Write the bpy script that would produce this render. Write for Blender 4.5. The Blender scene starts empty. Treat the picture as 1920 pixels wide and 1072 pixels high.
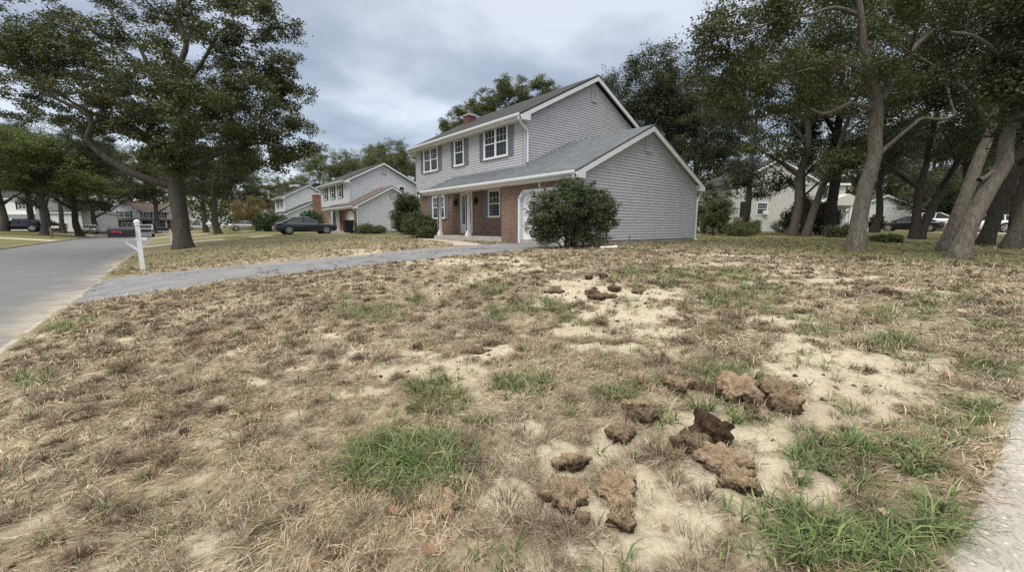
import bpy, bmesh, math, random
import numpy as np
from mathutils import Vector, Matrix
random.seed(5)
rng = np.random.default_rng(11)
scene = bpy.context.scene
COL = scene.collection
R = math.radians

# ---------------------------------------------------------------- camera frame
# world: X = away from the street into the lots, Y = along the street, Z up
FPX, PITCH, YAW, CAMZ = 769.0, R(8.3), R(39.5), 1.5
FW = np.array([math.sin(YAW)*math.cos(PITCH), math.cos(YAW)*math.cos(PITCH), -math.sin(PITCH)])
RT = np.array([math.cos(YAW), -math.sin(YAW), 0.0])
UP = np.cross(RT, FW)

# ---------------------------------------------------------------- numpy noise
def _h(ix, iy, iz, s):
    n = (ix*374761393 + iy*668265263 + iz*2147483647 + s*974634541) & 0xffffffff
    n = ((n ^ (n >> 13))*1274126177) & 0xffffffff
    n = ((n ^ (n >> 16))*2246822519) & 0xffffffff
    return ((n ^ (n >> 15)) & 0xffffff)/float(0xffffff)
def vn(x, y, s=0, z=None):
    x = np.asarray(x, float); y = np.asarray(y, float)
    x0 = np.floor(x).astype(np.int64); y0 = np.floor(y).astype(np.int64)
    fx = x-x0; fy = y-y0; fx = fx*fx*(3-2*fx); fy = fy*fy*(3-2*fy)
    def layer(iz):
        a = _h(x0, y0, iz, s); b = _h(x0+1, y0, iz, s); c = _h(x0, y0+1, iz, s); d = _h(x0+1, y0+1, iz, s)
        return (a*(1-fx)+b*fx)*(1-fy)+(c*(1-fx)+d*fx)*fy
    if z is None: return layer(np.zeros_like(x0))
    z = np.asarray(z, float); z0 = np.floor(z).astype(np.int64); fz = z-z0; fz = fz*fz*(3-2*fz)
    return layer(z0)*(1-fz)+layer(z0+1)*fz
def fbm(x, y, s=0, o=4, z=None):
    t = 0; a = .5; k = 1.0
    for i in range(o):
        t = t + a*vn(np.asarray(x)*k, np.asarray(y)*k, s+i*17, None if z is None else np.asarray(z)*k); a *= .5; k *= 2.03
    return t/(1-.5**o)
def sst(a, b, x):
    t = np.clip((np.asarray(x, float)-a)/(b-a), 0, 1); return t*t*(3-2*t)

# ---------------------------------------------------------------- terrain
KR, KL = -1.75, -9.2          # kerb lines of the street
DRV_N = ([-1.7, 1.0, 3.8, 6.4, 10.5], [11.5, 11.3, 10.2, 9.45, 9.45])
DRV_F = ([-1.7, 0.0, 3.5, 7.6, 10.5], [17.2, 15.7, 13.6, 12.7, 12.6])
def base_z(u, v):
    u = np.asarray(u, float); v = np.asarray(v, float)
    right = .82*np.sin(np.pi/2*np.clip((u+1.6)/12, 0, 1))*(.78+.22*sst(0, 8, v)) + .004*np.clip(u-11, 0, 60)
    left = .75*np.sin(np.pi/2*np.clip((KL-u)/13, 0, 1))
    return np.where(u > -5, right, left)
def in_drive(u, v, m=0.0):
    return (u > -1.75) & (u < 10.5) & (v > np.interp(u, *DRV_N)-m) & (v < np.interp(u, *DRV_F)+m)
def terrain(u, v):
    u = np.asarray(u, float); v = np.asarray(v, float)
    z = base_z(u, v)
    d = np.hypot(u, v)
    amp = 1-sst(14, 30, d)
    z = z + amp*((fbm(u*1.1, v*1.1, 3, 3)-.5)*.07 + (fbm(u*4.6, v*4.6, 9, 4)-.5)*.065)*sst(.12, .7, v)*sst(KR, KR+.8, u)
    z = np.where(in_drive(u, v, .12), base_z(u, v)-.05, z)
    z = np.where((u < KR) & (u > KL), -.16, z)
    return z
def tz(u, v): return float(terrain(np.array([u]), np.array([v]))[0])
def ray(px, py):
    return FW + (px-960)/FPX*RT - (py-536)/FPX*UP
def gp(px, py):
    """ground point seen in the photo's direction (px, py)"""
    r = ray(px, py); z = .3
    for i in range(60):
        t = (z-CAMZ)/r[2]
        z = .6*z+.4*float(base_z(r[0]*t, r[1]*t))
    t = (z-CAMZ)/r[2]
    return float(r[0]*t), float(r[1]*t), float(terrain(np.array([r[0]*t]), np.array([r[1]*t]))[0])
def wp(px, py, D):
    r = ray(px, py)*D
    return np.array([r[0], r[1], r[2]+CAMZ])
def at(px, D):
    p = wp(px, 424, D); return float(p[0]), float(p[1]), tz(p[0], p[1])

# ---------------------------------------------------------------- object helpers
def tag(o, label=None, cat=None, group=None, kind=None):
    if label: o['label'] = label
    if cat: o['category'] = cat
    if group: o['group'] = group
    if kind: o['kind'] = kind
    return o
def thing(name, label, cat, loc=(0, 0, 0), rz=0, group=None, kind=None):
    o = bpy.data.objects.new(name, None); COL.objects.link(o)
    o.location = loc; o.rotation_euler = (0, 0, rz); o.empty_display_size = .3
    return tag(o, label, cat, group, kind)
def link(name, me, mat, parent=None):
    o = bpy.data.objects.new(name, me); COL.objects.link(o)
    for m in (mat if isinstance(mat, (list, tuple)) else [mat]):
        if m is not None: me.materials.append(m)
    if parent is not None: o.parent = parent
    return o
def np_mesh(name, V, F, smooth=False, col=None, attrs=None):
    me = bpy.data.meshes.new(name)
    V = np.ascontiguousarray(V, dtype=np.float32); F = np.ascontiguousarray(F, dtype=np.int32)
    me.vertices.add(len(V)); me.vertices.foreach_set('co', V.ravel())
    k = F.shape[1]
    me.loops.add(F.size); me.loops.foreach_set('vertex_index', F.ravel())
    me.polygons.add(len(F)); me.polygons.foreach_set('loop_start', np.arange(len(F), dtype=np.int32)*k)
    if smooth: me.polygons.foreach_set('use_smooth', np.ones(len(F), dtype=bool))
    if col is not None:
        a = me.color_attributes.new('Col', 'FLOAT_COLOR', 'POINT')
        a.data.foreach_set('color', np.ascontiguousarray(np.c_[col, np.ones(len(V))], dtype=np.float32).ravel())
    for n, d in (attrs or {}).items():
        a = me.attributes.new(n, 'FLOAT', 'POINT'); a.data.foreach_set('value', np.ascontiguousarray(d, dtype=np.float32))
    me.update(calc_edges=True)
    return me
class MB:
    def __init__(s, off=(0, 0, 0)): s.V = []; s.F = []; s.o = off
    def poly(s, pts):
        n = len(s.V); s.V += [tuple(p[i]-s.o[i] for i in range(3)) for p in pts]; s.F.append(list(range(n, n+len(pts)))); return s
    def box(s, x0, x1, y0, y1, z0, z1):
        x0, x1 = sorted((x0, x1)); y0, y1 = sorted((y0, y1)); z0, z1 = sorted((z0, z1))
        n = len(s.V)
        s.V += [(x-s.o[0], y-s.o[1], z-s.o[2]) for x in (x0, x1) for y in (y0, y1) for z in (z0, z1)]
        s.F += [[n+i for i in f] for f in ((0, 1, 3, 2), (4, 6, 7, 5), (0, 4, 5, 1), (2, 3, 7, 6), (0, 2, 6, 4), (1, 5, 7, 3))]; return s
    def prism(s, pts, d):
        """closed polygon pts extruded along vector d"""
        n = len(s.V); k = len(pts)
        s.V += [tuple(p[i]-s.o[i] for i in range(3)) for p in pts] + [tuple(p[i]+d[i]-s.o[i] for i in range(3)) for p in pts]
        s.F.append(list(range(n, n+k))[::-1]); s.F.append(list(range(n+k, n+2*k)))
        for i in range(k):
            j = (i+1) % k; s.F.append([n+i, n+j, n+k+j, n+k+i])
        return s
    def bar(s, a, b, w, h=None):
        a = Vector(a); b = Vector(b); d = (b-a).normalized(); h = h or w
        x = d.cross(Vector((0, 0, 1)));  x = x.normalized() if x.length > 1e-4 else Vector((1, 0, 0)); y = d.cross(x)
        pts = [a+x*(w/2*i)+y*(h/2*j) for i, j in ((-1, -1), (1, -1), (1, 1), (-1, 1))]
        return s.prism([tuple(p) for p in pts], tuple(b-a))
    def tube(s, pts, r, n=8, cap=True):
        P = [Vector(p) for p in pts]; rr = r if isinstance(r, (list, tuple)) else [r]*len(P)
        base = len(s.V); x = None
        for i, p in enumerate(P):
            d = (P[min(i+1, len(P)-1)]-P[max(i-1, 0)]).normalized()
            if x is None:
                x = d.cross(Vector((0.13, .2, 1))); x = x.normalized() if x.length > 1e-3 else Vector((1, 0, 0))
            x = (x-d*x.dot(d)).normalized(); y = d.cross(x)
            for k in range(n):
                a = 2*math.pi*k/n; q = p+(x*math.cos(a)+y*math.sin(a))*rr[i]
                s.V.append((q.x-s.o[0], q.y-s.o[1], q.z-s.o[2]))
        for i in range(len(P)-1):
            for k in range(n):
                s.F.append([base+i*n+k, base+i*n+(k+1) % n, base+(i+1)*n+(k+1) % n, base+(i+1)*n+k])
        if cap:
            s.F.append([base+k for k in range(n)][::-1]); s.F.append([base+(len(P)-1)*n+k for k in range(n)])
        return s
    def build(s, name, mat, parent=None, smooth=False, bevel=0):
        me = bpy.data.meshes.new(name); me.from_pydata(s.V, [], s.F)
        bm = bmesh.new(); bm.from_mesh(me); bmesh.ops.recalc_face_normals(bm, faces=bm.faces)
        if bevel:
            es = [e for e in bm.edges if len(e.link_faces) == 2 and e.calc_face_angle(0) > .6]
            bmesh.ops.bevel(bm, geom=es, offset=bevel, segments=2, affect='EDGES', clamp_overlap=True)
        bm.to_mesh(me); bm.free()
        if smooth:
            for p in me.polygons: p.use_smooth = True
        return link(name, me, mat, parent)
def copy_tree(o, parent=None):
    c = o.copy(); COL.objects.link(c)
    if parent is not None: c.parent = parent
    for ch in list(o.children): copy_tree(ch, c)
    return c

# ---------------------------------------------------------------- material helpers
class NT:
    def __init__(s, name):
        s.m = bpy.data.materials.new(name); s.m.use_nodes = True; s.t = s.m.node_tree; s.t.nodes.clear()
        s.out = s.n('ShaderNodeOutputMaterial'); s.b = s.n('ShaderNodeBsdfPrincipled'); s.l(s.b.outputs[0], s.out.inputs[0])
    def n(s, t, **k):
        q = s.t.nodes.new(t)
        for a, v in k.items(): setattr(q, a, v)
        return q
    def l(s, a, b): s.t.links.new(a, b)
    def val(s, sock, v):
        if hasattr(v, 'is_output') or isinstance(v, bpy.types.NodeSocket): s.l(v, sock)
        else: sock.default_value = v
    def coord(s, kind='Object'): return s.n('ShaderNodeTexCoord').outputs[kind]
    def noise(s, vec, scale, detail=4, rough=.55, out='Fac', dist=0):
        q = s.n('ShaderNodeTexNoise'); s.l(vec, q.inputs['Vector'])
        q.inputs['Scale'].default_value = scale; q.inputs['Detail'].default_value = detail; q.inputs['Roughness'].default_value = rough; q.inputs['Distortion'].default_value = dist
        return q.outputs[out]
    def ramp(s, fac, stops):
        q = s.n('ShaderNodeValToRGB'); s.l(fac, q.inputs[0]); e = q.color_ramp.elements
        while len(e) < len(stops): e.new(.5)
        for i, (p, c) in enumerate(stops):
            e[i].position = p; c = (c, c, c) if isinstance(c, (int, float)) else c; e[i].color = (*c[:3], 1)
        return q.outputs[0]
    def mix(s, fac, a, b, mode='MIX'):
        q = s.n('ShaderNodeMix', data_type='RGBA', blend_type=mode)
        s.val(q.inputs[0], fac)
        for sock, v in ((q.inputs[6], a), (q.inputs[7], b)):
            if isinstance(v, (tuple, list)): sock.default_value = (*v[:3], 1)
            else: s.l(v, sock)
        return q.outputs[2]
    def math(s, op, a, b=None, c=None):
        q = s.n('ShaderNodeMath', operation=op); s.val(q.inputs[0], a)
        if b is not None: s.val(q.inputs[1], b)
        if c is not None: s.val(q.inputs[2], c)
        return q.outputs[0]
    def mapped(s, vec, scale=(1, 1, 1), rot=(0, 0, 0), loc=(0, 0, 0)):
        q = s.n('ShaderNodeMapping'); s.l(vec, q.inputs[0]); q.inputs['Scale'].default_value = scale; q.inputs['Rotation'].default_value = rot; q.inputs['Location'].default_value = loc
        return q.outputs[0]
    def bump(s, h, strength=.3, dist=.02):
        q = s.n('ShaderNodeBump'); q.inputs['Strength'].default_value = strength; q.inputs['Distance'].default_value = dist
        s.l(h, q.inputs['Height']); s.l(q.outputs[0], s.b.inputs['Normal'])
    def fin(s, col=None, rough=.8, spec=.3, metal=0):
        if col is not None:
            if isinstance(col, (tuple, list)): s.b.inputs['Base Color'].default_value = (*col[:3], 1)
            else: s.l(col, s.b.inputs['Base Color'])
        s.val(s.b.inputs['Roughness'], rough); s.b.inputs['Specular IOR Level'].default_value = spec; s.b.inputs['Metallic'].default_value = metal
        return s.m
def mat_plain(name, c, rough=.6, spec=.3, var=.12, scale=6, metal=0, bump=0):
    k = NT(name); co = k.coord(); f = k.noise(co, scale, 5)
    col = k.ramp(f, [(.3, tuple(x*(1-var) for x in c)), (.7, tuple(min(1, x*(1+var)) for x in c))])
    if bump: k.bump(k.noise(co, scale*8, 4), bump, .01)
    return k.fin(col, rough, spec, metal)
def mat_siding(name, c, dirt=.12):
    k = NT(name); co = k.coord()
    f = k.noise(k.mapped(co, (1.2, 1.2, 7)), 1.1, 5)
    g = k.noise(k.mapped(co, (2.5, 2.5, .35)), 1.6, 4)
    col = k.ramp(f, [(.25, tuple(x*(1-dirt) for x in c)), (.75, tuple(min(1, x*(1+dirt*.5)) for x in c))])
    col = k.mix(k.ramp(g, [(.52, 0), (.8, .22)]), col, tuple(x*.6 for x in c))
    k.bump(k.noise(k.mapped(co, (3, 3, 40)), 3, 3), .06, .01)
    return k.fin(col, .55, .3)
def mat_brick(name, c1, c2, mortar, sc=1.0):
    k = NT(name); co = k.coord(); s = k.n('ShaderNodeSeparateXYZ'); k.l(co, s.inputs[0])
    cb = k.n('ShaderNodeCombineXYZ'); k.l(k.math('ADD', s.outputs[0], s.outputs[1]), cb.inputs[0]); k.l(s.outputs[2], cb.inputs[1])
    b = k.n('ShaderNodeTexBrick'); k.l(cb.outputs[0], b.inputs['Vector'])
    b.inputs['Scale'].default_value = 1; b.inputs['Brick Width'].default_value = .215*sc; b.inputs['Row Height'].default_value = .075*sc
    b.inputs['Mortar Size'].default_value = .0105*sc; b.inputs['Mortar Smooth'].default_value = .2; b.inputs['Bias'].default_value = -.1
    b.inputs['Color1'].default_value = (*c1, 1); b.inputs['Color2'].default_value = (*c2, 1); b.inputs['Mortar'].default_value = (*mortar, 1)
    v = k.noise(co, 1.4, 5)
    col = k.mix(k.ramp(v, [(.3, 0), (.75, .35)]), b.outputs[0], tuple(x*.55 for x in c1))
    h = k.math('SUBTRACT', 1.0, b.outputs['Fac']); k.bump(h, .5, .006)
    return k.fin(col, .85, .2)
def mat_shingle(name, c):
    k = NT(name); co = k.coord(); s = k.n('ShaderNodeSeparateXYZ'); k.l(co, s.inputs[0])
    cb = k.n('ShaderNodeCombineXYZ'); k.l(s.outputs[1], cb.inputs[0]); k.l(s.outputs[0], cb.inputs[1])
    b = k.n('ShaderNodeTexBrick'); k.l(cb.outputs[0], b.inputs['Vector']); b.inputs['Scale'].default_value = 1
    b.inputs['Brick Width'].default_value = .3; b.inputs['Row Height'].default_value = .13; b.inputs['Mortar Size'].default_value = .008
    b.inputs['Color1'].default_value = (*[x*1.25 for x in c], 1); b.inputs['Color2'].default_value = (*[x*.7 for x in c], 1); b.inputs['Mortar'].default_value = (*[x*.4 for x in c], 1)
    v = k.noise(co, 18, 4); w = k.noise(co, .8, 4)
    col = k.mix(k.ramp(v, [(.3, 0), (.7, .5)]), b.outputs[0], tuple(x*1.5 for x in c))
    col = k.mix(k.ramp(w, [(.35, 0), (.8, .4)]), col, tuple(x*.65 for x in c))
    k.bump(v, .3, .01)
    return k.fin(col, .9, .15)
M = {}
M['siding'] = mat_siding('grey_vinyl', (.48, .48, .495))
M['siding_n'] = mat_siding('pale_blue_vinyl', (.62, .635, .66))
M['siding_w'] = mat_siding('white_vinyl', (.70, .72, .70))
M['siding_c'] = mat_siding('cream_vinyl', (.56, .555, .50))
M['brick'] = mat_brick('red_brick', (.125, .06, .047), (.195, .105, .078), (.44, .36, .28))
M['brick2'] = mat_brick('brown_brick', (.20, .09, .06), (.27, .14, .09), (.38, .28, .2))
M['brick_d'] = mat_brick('dark_red_brick', (.13, .045, .04), (.18, .07, .055), (.26, .17, .13))
M['shingle'] = mat_shingle('grey_shingle', (.115, .124, .13))
M['shingle_d'] = mat_shingle('dark_shingle', (.05, .05, .048))
M['shingle_b'] = mat_shingle('brown_shingle', (.125, .10, .085))
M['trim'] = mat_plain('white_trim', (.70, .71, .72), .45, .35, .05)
M['trim_d'] = mat_plain('cream_trim', (.58, .56, .50), .5, .3, .08)  # cream tone, darker than the white trim
M['shutter'] = mat_plain('grey_shutter', (.17, .18, .2), .5, .3, .08)
M['shutter_d'] = mat_plain('black_shutter', (.035, .038, .042), .5, .3, .1)
M['concrete'] = mat_plain('concrete', (.42, .39, .34), .9, .15, .18, 3, bump=.3)
M['path'] = mat_plain('path_concrete', (.40, .35, .28), .9, .15, .15, 2, bump=.2)
M['white'] = mat_plain('white_paint', (.78, .78, .77), .4, .35, .04)
M['black'] = mat_plain('black_plastic', (.018, .019, .021), .42, .4, .15)
M['red'] = mat_plain('red_plastic', (.5, .035, .025), .4, .4, .1)
M['metal'] = mat_plain('galvanised', (.5, .5, .5), .35, .5, .08, metal=.6)
M['door'] = mat_plain('storm_door', (.55, .6, .63), .3, .5, .05)
M['wood'] = mat_plain('weathered_wood', (.2, .16, .12), .85, .2, .2, 5, bump=.3)
M['tyre'] = mat_plain('tyre', (.015, .015, .016), .8, .2, .15)
M['rim'] = mat_plain('alloy', (.55, .56, .58), .3, .5, .05, metal=.7)
def mat_glass(name, c):
    k = NT(name); co = k.coord(); s = k.n('ShaderNodeSeparateXYZ'); k.l(co, s.inputs[0])
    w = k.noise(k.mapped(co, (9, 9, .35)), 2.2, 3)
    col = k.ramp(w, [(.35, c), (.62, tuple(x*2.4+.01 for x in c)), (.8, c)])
    return k.fin(col, .1, .28)
M['glass'] = mat_glass('window_glass', (.022, .026, .028))
M['carglass'] = mat_plain('car_glass', (.03, .035, .04), .05, .6, .1)
def mat_paint(name, c, metal=.3):
    k = NT(name); k.fin(c, .25, .5, metal); k.b.inputs['Coat Weight'].default_value = .6; k.b.inputs['Coat Roughness'].default_value = .08
    return k.m
# ---------------------------------------------------------------- houses
def clip_band(poly, z0, z1):
    def cut(pts, z, keep_above):
        out = []
        for i in range(len(pts)):
            a, b = pts[i], pts[(i+1) % len(pts)]
            ia = (a[1] >= z) if keep_above else (a[1] <= z); ib = (b[1] >= z) if keep_above else (b[1] <= z)
            if ia: out.append(a)
            if ia != ib:
                t = (z-a[1])/(b[1]-a[1]); out.append((a[0]+t*(b[0]-a[0]), z))
        return out
    p = cut(poly, z0, True)
    return cut(p, z1, False) if len(p) > 2 else p
def clap(mb, poly, plane, c, course=.108, lip=.024, sign=-1):
    """lapped siding on a convex outline (a, z); plane 'x' lies at x=c, 'y' at y=c"""
    zs = [p[1] for p in poly]; z = min(zs); top = max(zs)
    def P(a, zz, off): return (c+sign*off, a, zz) if plane == 'x' else (a, c+sign*off, zz)
    while z < top-.01:
        z1 = min(z+course, top); b = clip_band(poly, z, z1)
        if len(b) > 2:
            gz = course*.89; f_ = clip_band(b, z, z+gz)          # lapped face, then the recess under the next course
            if len(f_) > 2: mb.poly([P(a, zz, lip-(lip-.006)*(zz-z)/gz) for a, zz in f_])
            h_ = clip_band(b, z+gz, z1)
            if len(h_) > 2: mb.poly([P(a, zz, -.006) for a, zz in h_])
            lo = sorted(a for a, zz in b if abs(zz-z) < 1e-4)
            if len(lo) >= 2: mb.poly([P(lo[0], z, lip), P(lo[-1], z, lip), P(lo[-1], z, -.006), P(lo[0], z, -.006)])
            hi = sorted(a for a, zz in f_ if abs(zz-z-gz) < 1e-4)
            if len(hi) >= 2: mb.poly([P(hi[0], z+gz, .006), P(hi[-1], z+gz, .006), P(hi[-1], z+gz, -.006), P(hi[0], z+gz, -.006)])
        z = z1
def window(root, plane, c, a0, a1, z0, z1, n=1, sign=-1, off=(0, 0, 0), cols=3, casing=.07, frame='white', depth=.05, mt=True):
    """n sashes side by side; frame is a part, each pane a sub-part"""
    def P(mb, p0, p1, q0, q1, d0, d1):
        if plane == 'x': mb.box(c+sign*d0, c+sign*d1, p0, p1, q0, q1)
        else: mb.box(p0, p1, c+sign*d0, c+sign*d1, q0, q1)
    f = MB(off); e = .0
    P(f, a0, a0+casing, z0, z1, 0, depth); P(f, a1-casing, a1, z0, z1, 0, depth)
    P(f, a0+casing, a1-casing, z1-casing, z1, 0, depth); P(f, a0-.02, a1+.02, z0-.02, z0+casing, 0, depth+.02)
    w = (a1-a0-2*casing)/n
    panes = []; lows = []
    for i in range(n):
        b0 = a0+casing+w*i; b1 = b0+w
        if i: P(f, b0-.035, b0+.035, z0+casing, z1-casing, 0, depth-.002)
        l, r = b0+(.035 if i else 0), b1-(.035 if i < n-1 else 0)
        q0, q1 = z0+casing, z1-casing; zm = (q0+q1)/2
        P(f, l, r, zm-.022, zm+.022, .006, depth-.008)
        P(f, l, l+.03, q0, q1, .006, depth-.012); P(f, r-.03, r, q0, q1, .006, depth-.012)
        if mt:
            lowb = MB(off)
            for j in range(1, cols):
                x = l+(r-l)*j/cols
                P(f, x-.0065, x+.0065, zm, q1, .008, .024); P(lowb, x-.006, x+.006, q0, zm, .0145, .017)
            P(f, l, r, (zm+q1)/2-.007, (zm+q1)/2+.007, .008, .023); P(lowb, l, r, (zm+q0)/2-.006, (zm+q0)/2+.006, .0145, .0165)
            lows.append(lowb)
        g = MB(off); P(g, l, r, q0, q1, .002, .014); panes.append(g)
    o = f.build('window', M[frame], root)
    for g in panes: g.build('pane', M['glass'], o)
    for g in lows: g.build('screen_bars', M['shutter'], o)
    return o
def shutter(root, plane, c, a0, a1, z0, z1, mat, sign=-1, off=(0, 0, 0)):
    def P(mb, p0, p1, q0, q1, d0, d1):
        if plane == 'x': mb.box(c+sign*d0, c+sign*d1, p0, p1, q0, q1)
        else: mb.box(p0, p1, c+sign*d0, c+sign*d1, q0, q1)
    m = MB(off); P(m, a0, a1, z0, z1, .018, .03)
    s = .045; zm = z0+(z1-z0)*.55
    P(m, a0, a0+s, z0, z1, .03, .05); P(m, a1-s, a1, z0, z1, .03, .05)
    for zz in (z0+s/2, zm, z1-s/2): P(m, a0+s, a1-s, zz-s/2, zz+s/2, .03, .049)
    k = int((z1-z0)/.06)
    for i in range(k):
        zz = z0+s+(z1-z0-2*s)*i/k
        if abs(zz+.02-zm) > .05: P(m, a0+s, a1-s, zz, zz+.03, .03, .038)
    m.build('shutter', mat, root)
def slab_roof(mb, e0, e1, r1, r0, th=.1):
    """roof plane from eave e0-e1 to ridge r1-r0, given thickness downward"""
    mb.prism([e0, e1, r1, r0], (0, 0, -th))
def downspout(root, pts, off, mat='trim', r=.045):
    m = MB(off)
    m.tube(pts, r, 6)
    m.build('downspout', M[mat], root)

def colonial(name, label, P):
    """two-storey house with a garage wing on its near end; x is depth, y runs along the street"""
    u0, v0, zb, um = P['u0'], P['v0'], P['zb'], P.get('um')
    off = (u0, v0, zb)
    root = thing(name, label, 'house', off)
    sd, br, rw, rm, tr = M[P['siding']], M[P['brick']], M[P['roof_w']], M[P['roof_m']], M['trim']
    u1, v1 = P['u1'], P['v1']; we = P['we']; sl = P['sl']          # wing rear, main side plane, wing eave height
    mid = (u0+u1)/2; oh = P.get('oh', .32); wa = we+(mid-u0)*sl
    uf, ub, v2, ms, sm = P['uf'], P['ub'], P['v2'], P['ms'], P['sm']   # main front / rear / far end / soffit / slope
    mm = (uf+ub)/2; ma = ms+(mm-uf)*sm; ob = P.get('ob', .38); ul = P['ul']; fl = P['fl']
    cs = P.get('course', .108); lp = P.get('lip', .024)
    # foundation
    f = MB(off); f.box(u0+.03, u1-.03, v0+.03, v1, zb-.5, zb+.17); f.box(ul+.03, ub-.03, v1, v2-.03, zb-.5, zb+.17); f.build('foundation', M['concrete'], root)
    # wing gable
    m = MB(off)
    clap(m, [(u0+.1, zb+.17), (u1-.1, zb+.17), (u1-.1, we), (u1, we), (mid, wa), (u0, we), (u0+.1, we)], 'y', v0, cs, lp)
    m.poly([(u1, v0, zb+.17), (u1, v1, zb+.17), (u1, v1, we), (u1, v0, we)])
    m.build('wing_siding', sd, root)
    for bb in ((u0, u0+.1, v0-.03, v0+.06, zb+.17, we), (u1-.1, u1, v0-.03, v0+.06, zb+.17, we), (uf-.03, uf+.1, v1-.03, v1+.06, fl+.02, ms), (uf-.03, uf+.06, v2-.1, v2, fl, ms)):
        c = MB(off); c.box(*bb); c.build('corner_post', sd, root)
    # main body siding
    m = MB(off)
    clap(m, [(v1+.1, fl), (v2-.1, fl), (v2-.1, ms+.1), (v1+.1, ms+.1)], 'x', uf, cs, lp)
    clap(m, [(uf+.1, zb+.2), (ub, zb+.2), (ub, ms), (mm, ma), (uf, ms), (uf+.1, ms)], 'y', v1, cs, lp)
    m.poly([(ub, v1, zb+.17), (ub, v2, zb+.17), (ub, v2, ms), (ub, v1, ms)])
    m.poly([(uf, v2, fl), (ub, v2, zb+.17), (ub, v2, ms), (mm, v2, ma), (uf, v2, ms)])
    m.poly([(uf, v1, fl), (ul+.1, v1, fl), (ul+.1, v2, fl), (uf, v2, fl)])
    m.build('main_siding', sd, root)
    # brick
    d0, d1, dz = P['door']                                    # garage door span and height
    m = MB(off); bt = P['bt']; ch = .27
    m.box(u0, u0+.1, v0+.0, d0, zb-.1, bt); m.box(u0, u0+.1, d1, v1, zb-.1, bt); m.box(u0, u0+.1, d0, d1, dz, bt)
    for a, b in ((d0, d0+ch), (d1, d1-ch)): m.prism([(u0, a, dz), (u0, b, dz), (u0, a, dz-ch)], (.1, 0, 0))
    m.box(u0+.1, ul, v1-.1, v1, zb-.1, bt)
    m.box(ul, ul+.1, v1, v2-.02, zb-.1, fl); m.build('brick_wall', br, root)
    # garage door
    m = MB(off); tw = .11
    for a, s in ((d0, 1), (d1, -1)):
        m.box(u0-.025, u0+.12, a, a+s*tw, zb-.02, dz-ch); m.prism([(u0-.025, a, dz-ch), (u0-.025, a+s*ch, dz), (u0-.025, a+s*(ch+.05), dz-tw), (u0-.025, a+s*tw, dz-ch-.05)], (.145, 0, 0))
    m.box(u0-.025, u0+.12, d0+ch, d1-ch, dz-tw, dz); g = m.build('garage_door_trim', M['trim'], root)
    m = MB(off); m.box(u0+.13, u0+.17, d0+.04, d1-.04, zb-.02, dz-.03)
    rows = 4; hh = (dz-zb-.1)/rows
    for i in range(rows):
        for j in range(4):
            w = (d1-d0-.25)/4; a = d0+.125+w*j
            m.box(u0+.115, u0+.13, a+.06, a+w-.06, zb+.05+hh*i+.06, zb+.05+hh*i+hh-.06)
    m.build('garage_door', M['white'], root)
    # wing + porch roof
    t = .09; e = u0-oh; ez = we-oh*sl+.13; rz = wa+.13; pv = P['pv']; y0 = v0-.2; yr = v1
    m = MB(off)
    slab_roof(m, (e, y0, ez), (e, v1, ez), (mid, v1, rz), (mid, y0, rz), t)
    e2 = u1+oh
    slab_roof(m, (mid, y0, rz), (mid, v1, rz), (e2, v1, ez), (e2, y0, ez), t)
    pz = ez+(uf-e)*sl
    m.prism([(e, v1, ez), (e, pv, ez), (uf, pv-P.get('hip', .6), pz), (uf, v1, pz)], (0, 0, -t))
    m.prism([(e, pv, ez), (uf, pv, ez), (uf, pv-P.get('hip', .6), pz)], (0, 0, -t))
    wr = m.build('wing_roof', rw, root)
    m = MB(off)                                               # rake boards + soffits + frieze
    def rake(a, b, y, dz_=.2):
        m.prism([(a[0], y, a[1]), (b[0], y, b[1]), (b[0], y, b[1]-dz_), (a[0], y, a[1]-dz_)], (0, .025, 0))
    rake((e-.02, ez-t), (mid, rz-t), y0-.02, .165); rake((e2+.02, ez-t), (mid, rz-t), y0-.02, .165)
    for s, a in ((1, e-.02), (-1, e2+.02)):
        m.prism([(a, y0-.021, ez-t-.16), (a+s*(oh+.12), y0-.021, ez-t-.16), (a+s*(oh+.12), y0-.021, ez-t+.10)], (0, .19, 0))
    m.prism([(e, y0, ez-t), (mid, y0, rz-t), (mid, v0-.02, rz-t), (e, v0-.02, ez-t)], (0, 0, -.03)); m.prism([(e2, y0, ez-t), (mid, y0, rz-t), (mid, v0-.02, rz-t), (e2, v0-.02, ez-t)], (0, 0, -.03))
    m.build('wing_rake', tr, root)
    m = MB(off)
    m.box(e+.02, u0+.02, y0+.17, pv-.1, ez-t-.16, ez-t-.13)                  # soffit
    m.box(e, e+.03, y0+.17, pv, ez-t-.15, ez-t+.02)
    m.box(u0-.03, u0+.02, v0-.02, v1, bt, ez-t-.14); m.box(u0+.02, u0+.16, v1, pv-.15, bt+.06, ez-t-.16)
    m.box(u0+.16, uf+.3, v1, pv-.15, bt+.14, bt+.17)
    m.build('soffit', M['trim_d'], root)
    # main roof
    E = uf-ob; EZ = ms+.12; RZ = EZ+(mm-E)*sm; E2 = ub+ob; Y0 = v1-.22; Y1 = v2+.25
    m = MB(off)
    slab_roof(m, (E, Y0, EZ), (E, Y1, EZ), (mm, Y1, RZ), (mm, Y0, RZ), t); slab_roof(m, (mm, Y0, RZ), (mm, Y1, RZ), (E2, Y1, EZ), (E2, Y0, EZ), t)
    mr = m.build('main_roof', rm, root)
    m = MB(off)
    rake((E-.02, EZ-t), (mm, RZ-t), Y0-.02, .18); rake((E2+.02, EZ-t), (mm, RZ-t), Y0-.02, .18)
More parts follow.
